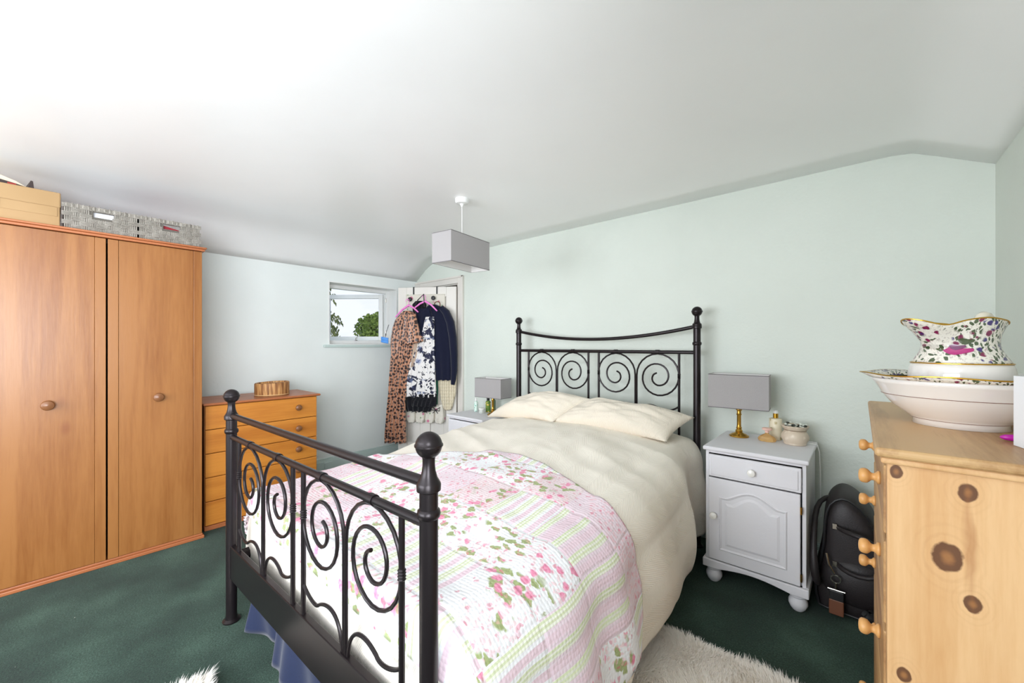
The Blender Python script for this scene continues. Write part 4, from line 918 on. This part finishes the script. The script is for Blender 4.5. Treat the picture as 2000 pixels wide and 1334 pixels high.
# ------------------------------------------------------------------ bag in the corner
bagt = thing('holdall_bag', 'black leather holdall standing on end between nightstand and pine chest', 'bag', (-.012, 2.47, 0))
b = B(); out = [(-.155, .03), (-.165, .12), (-.145, .24), (-.13, .34), (-.125, .45), (-.105, .535), (-.06, .575), (-.01, .56), (.045, .50), (.09, .40), (.125, .30), (.15, .18), (.16, .06), (.13, .005), (-.12, .005)]
out = [tuple(sum(c * p[k] for c, p in zip((-.0625, .5625, .5625, -.0625), (out[i - 1], out[i], out[(i + 1) % len(out)], out[(i + 2) % len(out)]))) if h else out[i][k] for k in (0, 1)) for i in range(len(out)) for h in (0, 1)]
nn = len(out); cxm = 0; lay = [(0.0, .72), (.02, .9), (.06, 1.0), (.18, 1.03), (.28, 1.0), (.32, .9), (.34, .72)]
vs = []; 
for y, k in lay: vs += [(x * k, y, max(.004, .28 + (z - .28) * (k if z > .28 else 1))) for x, z in out]
fs = [tuple(range(nn))] + [tuple(range((len(lay) - 1) * nn, len(lay) * nn))[::-1]]
for j in range(len(lay) - 1): fs += [(j * nn + i, (j + 1) * nn + i, (j + 1) * nn + (i + 1) % nn, j * nn + (i + 1) % nn) for i in range(nn)]
b.add(vs, fs); b.build('bag_body', M['leather'], bagt, smooth='full', sub=1)
b = B(); pp = [(x * .90, -.001 + .0, z) for x, z in out]; b.tube([(x * .93, .012, max(.012, .28 + (z - .28) * .95)) for x, z in out], .006, 8, closed=True); b.build('piping', M['black'], bagt, smooth=True)
b = B(); b.tube([(-.075, .01, .425), (-.05, -.05, .43), (.02, -.09, .435), (.10, -.085, .40), (.115, -.07, .33), (.08, -.075, .26), (.0, -.06, .235), (-.06, -.03, .245), (-.07, .01, .25)], .011, 10); b.build('handle', M['leather'], bagt, smooth='full', sub=1)
b = B(); b.tube([(-.05, .22, .52), (-.13, .14, .52), (-.158, .08, .48), (-.160, .0, .40), (-.160, -.06, .28), (-.150, -.07, .18), (-.14, -.02, .13)], [.012, .012, .013, .013, .016, .020, .014], 10); b.build('shoulder_strap', M['leather'], bagt, smooth='full', sub=1)
# end pocket and bulge
b = B(); b.ball((.0, .035, .17), .12, 12, (1.25, .52, 1.0)); b.build('end_pocket', M['leather'], bagt, smooth=True)
b = B(); b.tube([(-.11, -.03, .30), (-.10, -.045, .255), (-.08, -.045, .22)], .005, 8); b.tube([(-.075 + .018 * math.cos(a), -.048, .195 + .018 * math.sin(a)) for a in [i * PI / 7 for i in range(14)]], .003, 6, closed=True)
b.tube([(-.075, -.048, .178), (-.075, -.05, .150)], .004, 8); b.tube([(-.105, -.05, .145), (-.04, -.05, .145)], .004, 8)
for q in (.43, .25): b.box(-.088, -.072, -.012, .0, q - .012, q + .012)
b.build('metal_clip', M['steel'], bagt, smooth=True)
bx('luggage_tag', M['black'], bagt, -.10, -.045, -.056, -.048, .095, .142, .004); bx('leather_patch', M['brown_leather'], bagt, -.10, -.045, -.058, -.050, .03, .10, .004)
b = B(); rnd = random.Random(4)
for k in range(5): b.tube([(.06 + rnd.uniform(-.04, .06), -.03 + rnd.uniform(-.03, .03), rnd.uniform(.01, .10)) for _ in range(6)], .007, 8, flat=2.0)
b.build('loose_straps', M['black'], bagt, smooth=True)

# ------------------------------------------------------------------ pine chest in the foreground
pc = thing('pine_chest', 'knotty pine chest of drawers in the right foreground', 'chest of drawers', (.042, 1.135, 0))
PD, PL, PH = .425, .885, 1.089
bx('side_panel', M['pine_side'], pc, 0.0, PD, 0, .02, .0, PH - .03, .003)
bx('side_panel', M['pine_side'], pc, 0.0, PD, PL - .02, PL, .0, PH - .03, .003)
bx('back_panel', M['pine_side'], pc, PD - .012, PD, .02, PL - .02, .0, PH - .03, 0)
b = B(); b.box(-.020, PD, -.020, PL + .02, PH - .020, PH); b.build('top', M['pine_top'], pc, bevel=.008, seg=3)
b = B(); b.box(-.010, PD, -.010, PL + .01, PH - .034, PH - .020); b.build('top_moulding', M['pine_side'], pc, bevel=.005, seg=3)
zed = [.055, .26, .475, .69, .885, 1.05]
fr = B(); fr.box(.0, .025, .02, .045, 0, PH - .034).box(0, .025, PL - .045, PL - .02, 0, PH - .034)
for z in zed: fr.box(.002, .025, .045, PL - .045, z - .008, z + .004)
fr.box(0, .02, .045, PL - .045, 0, .05); fr.build('front_frame', M['pine_front'], pc, bevel=.002)
for z0, z1 in zip(zed, zed[1:]):
    d = bx('drawer', M['pine_front'], pc, -.004, .018, .048, PL - .048, z0 + .006, z1 - .010, .004)
    bx('drawer_box', M['dark_gap'], d, .02, PD - .02, .05, PL - .05, z0 + .01, z1 - .02, 0)
    for yk in (.225, PL - .245):
        B().lathe([(.0, .0), (.0155, .0), (.0165, -.003), (.0150, -.006), (.0105, -.009), (.0088, -.013), (.0095, -.017), (.0135, -.0205), (.0170, -.024), (.0182, -.028), (.0182, -.032), (.0172, -.036), (.0145, -.0392), (.010, -.041), (.005, -.0416), (0, -.0418)], (-.004, yk, (z0 + z1) / 2), 24, 'x').build('knob', M['pine_knob'], d, smooth='full')
# bowl
BC = (.1956, 1.559)
bw = thing('wash_bowl', 'wide white china wash bowl with gold rim on the pine chest', 'bowl', (BC[0], BC[1], PH + .0005))
def wav(a): return 1 + .018 * math.cos(6 * a)
B().lathe([(0, .004), (.078, .004), (.082, 0), (.088, 0), (.086, .012), (.096, .022), (.128, .048), (.152, .080), (.166, .108), (.176, .120)], (0, 0, 0), 72).build('bowl_body', M['china'], bw, smooth='full')
B().lathe([(.176, .120), (.192, .131), (.190, .134), (.172, .124), (.156, .100), (.135, .062), (.10, .032), (.05, .018), (0, .016)], (0, 0, 0), 72, rf=lambda a, r, h: (r * (wav(a) if r > .18 else 1) * math.cos(a), r * (wav(a) if r > .18 else 1) * math.sin(a), h + (.002 * math.sin(6 * a) if r > .18 else 0))).build('bowl_rim', M['chintz'], bw, smooth='full')
B().tube([(.1925 * wav(a) * math.cos(a), .1925 * wav(a) * math.sin(a), .1325 + .002 * math.sin(6 * a)) for a in [i * 2 * PI / 96 for i in range(96)]], .0018, 6, closed=True).build('gold_edge', M['gold'], bw, smooth=True)
for r, z in ((.1505, .0775), (.0905, .0165)): B().tube([(r * math.cos(i * PI / 40), r * math.sin(i * PI / 40), z) for i in range(80)], .0009, 5, closed=True).build('gold_line', plain('brown line', (120, 84, 70), .4), bw)
# jug
jg = thing('wash_jug', 'white chintz flower china jug with wavy gold rim standing in the bowl', 'jug', (BC[0], BC[1], PH + .0170), math.atan2(-.6574, -.7536))
def jr(a, r, h):   # local +x is the spout
    t_ = sm(.165, .262, h); aa = abs((a + PI) % (2 * PI) - PI); sp = max(0, math.cos(a)) ** 9; bk = max(0, -math.cos(a)) ** 2
    rr = r * (1 + t_ * (.68 * sp + .03 * bk - .04 * abs(math.sin(a))))
    z = h + t_ * (.010 * sp - .012 * math.exp(-((aa - .48) / .25) ** 2) + .008 * math.exp(-((aa - 1.35) / .5) ** 2) - .008 * sm(2.0, 2.6, aa))
    return (rr * math.cos(a), rr * math.sin(a), z)
body = [(0, 0), (.055, 0), (.060, .006), (.070, .02), (.088, .055), (.096, .09), (.0975, .115), (.094, .135), (.0905, .147)]
up = [(.0905, .147), (.085, .158), (.076, .175), (.0705, .192), (.070, .205), (.073, .222), (.079, .240), (.084, .252), (.083, .254), (.077, .240), (.070, .222), (.067, .205), (.075, .17)]
B().lathe(body, (0, 0, 0), 64).build('jug_body', M['china'], jg, smooth='full')
B().lathe(up, (0, 0, 0), 64, rf=jr).build('jug_neck', M['chintz'], jg, smooth='full')
for z, r in ((.147, .0912), (.126, .0965)): 
    if z > .13: B().tube([(r * math.cos(i * PI / 40), r * math.sin(i * PI / 40), z) for i in range(80)], .0016, 6, closed=True).build('gold_band', M['gold'], jg, smooth=True)
B().tube([Vector(jr(i * PI / 40, .084, .253)) for i in range(80)], .0018, 6, closed=True).build('gold_edge', M['gold'], jg, smooth=True)
ha = PI + .28
def hp(r, z): return (r * math.cos(ha), r * math.sin(ha), z)
B().tube([hp(.070, .225), hp(.082, .262), hp(.100, .277), hp(.122, .268), hp(.136, .238), hp(.138, .20), hp(.128, .16), hp(.112, .128), hp(.094, .118)], [.010, .0125, .014, .0135, .012, .011, .010, .010, .009], 12).build('handle', plain('cream china handle', (226, 218, 200), .2, coat=.5), jg, smooth='full', sub=1)
# the large magenta blossom printed on the neck, facing the room
def petal(a, z, rx, rz_, off, name, mat):
    b = B(); vs = []; n = 18
    def R(zz):
        for (r0, h0), (r1, h1) in zip(up[:8], up[1:8]):
            if h0 <= zz <= h1: return r0 + (r1 - r0) * (zz - h0) / (h1 - h0)
        return .08
    rings = (1.0, .75, .5, .25)
    for g in rings:
        for i in range(n):
            t_ = 2 * PI * i / n; da = rx * g * math.cos(t_); dz = rz_ * g * math.sin(t_) * (1 + .25 * math.cos(3 * t_)); q = z + dz + .9 * abs(da) * rz_ / rx * .6; r = R(q) + off; vs.append((r * math.cos(a + da), r * math.sin(a + da), q))
    q = z; r = R(q) + off; vs.append((r * math.cos(a), r * math.sin(a), q))
    fs = [(k * n + i, k * n + (i + 1) % n, (k + 1) * n + (i + 1) % n, (k + 1) * n + i) for k in range(3) for i in range(n)] + [(3 * n + i, 3 * n + (i + 1) % n, 4 * n) for i in range(n)]
    b.add(vs, fs); return b.build(name, mat, jg, smooth='full')
fa = .70
petal(fa, .178, .36, .0085, .0022, 'printed_petal', M['magenta']); petal(fa - .01, .188, .20, .006, .0034, 'printed_petal', M['plum']); petal(fa + .20, .202, .20, .007, .0018, 'printed_leaf', M['leafgreen']); petal(fa - .10, .224, .12, .009, .0020, 'printed_petal', plain('violet petal', (70, 54, 120), .15, coat=.5))
# white tub, carton and pen at the picture's right edge
t = thing('white_tub', 'white lidded plastic tub behind the jug near the wall', 'tub', (.33, 1.67, PH + .0005))
B().lathe([(0, 0), (.034, 0), (.036, .004), (.036, .105), (.034, .108)], (0, 0, 0), 30).build('tub_body', plain('translucent white plastic', (214, 220, 224), .35), t, smooth=True)
B().lathe([(.0375, .108), (.0375, .128), (.034, .134), (0, .136)], (0, 0, 0), 30).build('lid', M['plastic'], t, smooth=True)
def text(body, size, mat, parent, loc, rot, name):
    c = bpy.data.curves.new(name, 'FONT'); c.body = body; c.size = size; c.extrude = .0002; c.align_x = 'CENTER'; c.materials.append(mat)
    tmp = bpy.data.objects.new('tmp', c); COL.objects.link(tmp); bpy.context.view_layer.update()
    me = bpy.data.meshes.new_from_object(tmp.evaluated_get(bpy.context.evaluated_depsgraph_get())); bpy.data.objects.remove(tmp)
    o = bpy.data.objects.new(name, me); COL.objects.link(o); o.parent = parent; o.location = loc; o.rotation_euler = rot; return o
text('C', .03, M['ink'], t, (.004, -.0368, .07), (PI / 2, 0, 0), 'printed_letter')
t = thing('white_carton', 'white printed carton standing at the chest\'s right edge', 'carton', (.256, 1.272, PH + .0005), math.radians(14))
bx('carton_body', plain('white card', (232, 234, 238), .5), t, 0, .07, 0, .055, 0, .146, .0008)
bx('carton_band', plain('blue card edge', (96, 150, 196), .5), t, -.0006, .0012, -.0004, .0012, 0, .146, 0)
text('CHA', .014, M['ink'], t, (.016, -.0004, .082), (PI / 2, 0, 0), 'printed_letter'); text('V', .017, M['pinkink'], t, (.012, -.0004, .102), (PI / 2, 0, 0), 'printed_mark')
t = thing('makeup_pen', 'magenta and purple pen lying beside the bowl foot', 'pen', (.232, 1.372, PH + .0085), math.radians(8))
B().lathe([(0, 0), (.003, .002), (.006, .008), (.0072, .018), (.0072, .032)], (0, 0, 0), 16, 'x').build('pen_cap', plain('magenta plastic', (176, 20, 150), .35), t, smooth=True)
B().lathe([(.0066, .032), (.0066, .11), (.005, .113), (0, .114)], (0, 0, 0), 16, 'x').build('pen_barrel', plain('purple plastic', (150, 80, 140), .3), t, smooth=True)

# ------------------------------------------------------------------ fluffy rugs
def rug(poly_fn, label, n, seed, loc, rz):
    rnd = random.Random(seed); t = thing('sheepskin_rug', label, 'rug', loc, rz, 'white fluffy rugs')
    b = B(); W_, H_ = poly_fn; 
    ol = []
    for i in range(60):
        a = 2 * PI * i / 60; c_, s_ = math.cos(a), math.sin(a); ol.append((W_ / 2 * math.copysign(abs(c_) ** .22, c_) , H_ / 2 * math.copysign(abs(s_) ** .22, s_)))
    b.prism(ol, .001, .014, 'xy'); b.build('rug_base', M['furbase'], t)
    bb = B(); vs = []; fs = []
    for i in range(n):
        x = rnd.uniform(-.5, .5) * W_; y = rnd.uniform(-.5, .5) * H_
        lx = .5 * fb(x, y, 1, 7) * 2 + rnd.uniform(-.45, .45); ly = .5 * fb(x, y, 9, 7) * 2 + rnd.uniform(-.45, .45)
        if abs(x) > W_ * .47: lx += math.copysign(.7, x)
        if abs(y) > H_ * .47: ly += math.copysign(.7, y)
        h = rnd.uniform(.022, .036); wd_ = .0022; a = rnd.uniform(0, PI); c_, s_ = math.cos(a) * wd_, math.sin(a) * wd_
        k = len(vs); vs += [(x - c_, y - s_, .012), (x + c_, y + s_, .012), (x + lx * h * .5 + c_ * .8, y + ly * h * .5 + s_ * .8, .012 + h * .6), (x + lx * h * .5 - c_ * .8, y + ly * h * .5 - s_ * .8, .012 + h * .6), (x + lx * h * 1.1, y + ly * h * 1.1, .012 + h * .9)]
        fs += [(k, k + 1, k + 2, k + 3), (k + 3, k + 2, k + 4)]
    bb.add(vs, fs); bb.build('pile', M['fur'], t, recalc=False, kind='stuff')
rug((.60, 1.0), 'white fluffy sheepskin rug on the green carpet right of the bed', 60000, 3, (-.40, 1.315, 0), math.radians(1))
rug((.62, .85), 'white fluffy rug corner in front of the footboard', 45000, 4, (-1.655, -.075, 0), math.radians(-8))
